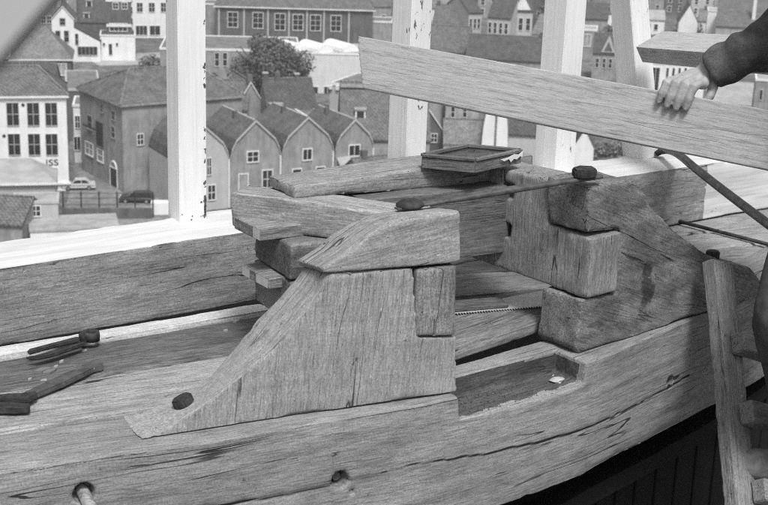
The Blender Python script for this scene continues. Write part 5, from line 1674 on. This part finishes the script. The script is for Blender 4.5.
# ------------------------------------------------------------------ trees, hedge
def tree(name, label, p, hgt, rad, n=2600, mat='leaf', seed=1, leaf=0.5, group='town trees', squash=0.85):
    r = random.Random(seed)
    o = empty(name, Matrix.Translation(p), label=label, cat='tree', group=group)
    th = hgt - rad * squash * 1.7
    tk = MB().tube([(0, 0, 0), (0.1, 0, th * 0.6), (0, 0.1, th + rad * 0.5)], [rad * 0.09, rad * 0.07, rad * 0.04], 8)
    for k in range(7):
        a = k * 0.9
        tk.tube([(0, 0, th * 0.8), (rad * 0.4 * math.cos(a), rad * 0.4 * math.sin(a), th + rad * 0.5), (rad * 0.75 * math.cos(a), rad * 0.75 * math.sin(a), th + rad * 0.85)], [rad * 0.04, rad * 0.028, rad * 0.01], 6)
    tk.build('trunk', M['bark'], o, None, True)
    lobes = []
    for k in range(40):
        d = Vector((r.gauss(0, 1), r.gauss(0, 1), r.gauss(0.25, 0.9))).normalized() * rad * r.uniform(0.3, 0.74)
        lobes.append((d.x, d.y, d.z * squash, rad * r.uniform(0.22, 0.36)))
    v, f = [], []
    cz = hgt - rad * squash
    for k in range(n):
        lx_, ly_, lz_, lr = r.choice(lobes)
        d = Vector((r.gauss(0, 1), r.gauss(0, 1), r.gauss(0, 1))).normalized() * lr * r.uniform(0.7, 1.08)
        c = Vector((lx_ + d.x, ly_ + d.y, cz + lz_ + d.z * 0.85))
        nn = (d.normalized() + Vector((r.uniform(-.7, .7), r.uniform(-.7, .7), r.uniform(-.4, .9)))).normalized()
        t1 = nn.orthogonal().normalized()
        t1 = (Matrix.Rotation(r.uniform(0, 6.28), 3, nn) @ t1)
        t2 = nn.cross(t1)
        s = leaf * r.uniform(0.6, 1.3)
        b = len(v)
        v += [tuple(c + t1 * s), tuple(c + t2 * s * 0.6 + nn * s * 0.2), tuple(c - t1 * s), tuple(c - t2 * s * 0.6 + nn * s * 0.15)]
        f.append((b, b + 1, b + 2, b + 3))
    me = bpy.data.meshes.new('crown')
    me.from_pydata(v, [], f)
    link('crown', me, M[mat], o)
    return o
tree('round_tree', 'big round leafy tree between the long building and the pale hall', onz(270, 116, 0), 14.6, 8.2, 15000, 'leaf', 2, 0.28, squash=0.72)
tree('small_tree', 'pale bushy tree left of the first post by the square', onz(154, 80, 0), 5.8, 3.6, 1800, 'leaf_pale', 3, 0.4)
tree('shrub_tree', 'small dark tree in front of the white gabled house', onz(66, 60, 0), 4.6, 2.0, 900, 'leaf', 4, 0.33)
tree('garden_tree', 'low garden tree left of the round tree, by the long low building', onz(214, 84, 0), 3.2, 2.2, 900, 'leaf', 5, 0.33)
tree('garden_tree', 'dark leafy tree right of the middle post, below the plank', onz(434, 128, 0), 6.5, 4.0, 2000, 'leaf', 6, 0.38)
tree('garden_tree', 'dark tree high between the roped and leaning posts', onz(601, 46, 0), 7.0, 4.2, 1500, 'leaf', 7, 0.45)
ha, hb = onz(573, 160, 0), onz(650, 152, 0)
v, f = [], []
r = random.Random(9)
for k in range(4200):
    t = r.random()
    c = Vector(ha) * (1 - t) + Vector(hb) * t + Vector((r.gauss(0, 0.3), r.uniform(-1.1, 1.1), abs(r.gauss(1.2, 0.55))))
    nn = Vector((r.gauss(0, 1), r.gauss(-0.5, 1), r.gauss(0.6, 1))).normalized()
    t1 = nn.orthogonal().normalized()
    t2 = nn.cross(t1)
    s = r.uniform(0.12, 0.28)
    b = len(v)
    v += [tuple(c + t1 * s), tuple(c + t2 * s * 0.7), tuple(c - t1 * s), tuple(c - t2 * s * 0.7)]
    f.append((b, b + 1, b + 2, b + 3))
me = bpy.data.meshes.new('hedge')
me.from_pydata(v, [], f)
link('hedge', me, M['leaf_pale'], None, None, label='clipped hedge below the plank, right of the roped post', cat='hedge')
ha, hb = onz(676, 37, 0), onz(724, 38, 0)
v, f = [], []
for k in range(3000):
    t = r.random()
    c = Vector(ha) * (1 - t) + Vector(hb) * t + Vector((r.gauss(0, 0.3), r.uniform(-1.5, 1.5), abs(r.gauss(1.8, 1.0))))
    nn = Vector((r.gauss(0, 1), r.gauss(-0.5, 1), r.gauss(0.6, 1))).normalized()
    t1 = nn.orthogonal().normalized()
    t2 = nn.cross(t1)
    s = r.uniform(0.3, 0.5)
    b = len(v)
    v += [tuple(c + t1 * s), tuple(c + t2 * s * 0.7), tuple(c - t1 * s), tuple(c - t2 * s * 0.7)]
    f.append((b, b + 1, b + 2, b + 3))
me = bpy.data.meshes.new('hedge')
me.from_pydata(v, [], f)
link('hedge', me, M['leaf_pale'], None, None, label='distant hedge row above the horizontal rail', cat='hedge')
for k in range(34):
    yy = fr.uniform(340, 600)
    xx = fr.uniform(-0.36, 0.36) * yy
    if all((xx - t[0]) ** 2 + (yy - t[1]) ** 2 > 10 ** 2 for t in taken):
        u, vv = pxof((xx, yy, 4))
        where = 'left of first post' if u < 160 else 'right of first post' if u < 390 else 'right of middle post' if u < 540 else 'right of roped post' if u < 620 else 'above the rail'
        hh = fr.uniform(6, 10)
        tree('distant_tree', 'distant leafy town tree, %s' % where, np.array([xx, yy, 0]), hh, hh * 0.42, 700, fr.choice(['leaf', 'leaf_pale']), 100 + k, 0.6, 'distant town trees')

# ------------------------------------------------------------------ labels: tell look-alikes apart by their order in the picture
ORD = ['first', 'second', 'third', 'fourth', 'fifth', 'sixth', 'seventh', 'eighth', 'ninth', 'tenth', 'eleventh', 'twelfth', 'thirteenth', 'fourteenth', 'fifteenth', 'sixteenth', 'seventeenth', 'eighteenth', 'nineteenth', 'twentieth', 'twenty-first', 'twenty-second', 'twenty-third', 'twenty-fourth']
bylab = {}
for o in scene.objects:
    if o.parent is None and o.get('label'): bylab.setdefault(o['label'], []).append(o)
for lab, os_ in bylab.items():
    if len(os_) < 2: continue
    os_.sort(key=lambda o: pxof(o.matrix_world.translation)[0])
    for k, o in enumerate(os_):
        if k < 24: o['label'] = '%s, %s from the left' % (lab, ORD[k])

# ------------------------------------------------------------------ air: light haze between the mill and the far houses
hm_ = bpy.data.materials.new('haze_air')
hm_.use_nodes = True
ht = hm_.node_tree
ht.nodes.clear()
ho = ht.nodes.new('ShaderNodeOutputMaterial')
hv = ht.nodes.new('ShaderNodeVolumePrincipled')
hv.inputs['Color'].default_value = (0.9, 0.9, 0.9, 1)
hv.inputs['Density'].default_value = 0.0004
ht.links.new(hv.outputs[0], ho.inputs['Volume'])
MB().box(-910, 910, -210, 1610, -1.5, 44.5).build('haze', hm_, None, None, kind='stuff')
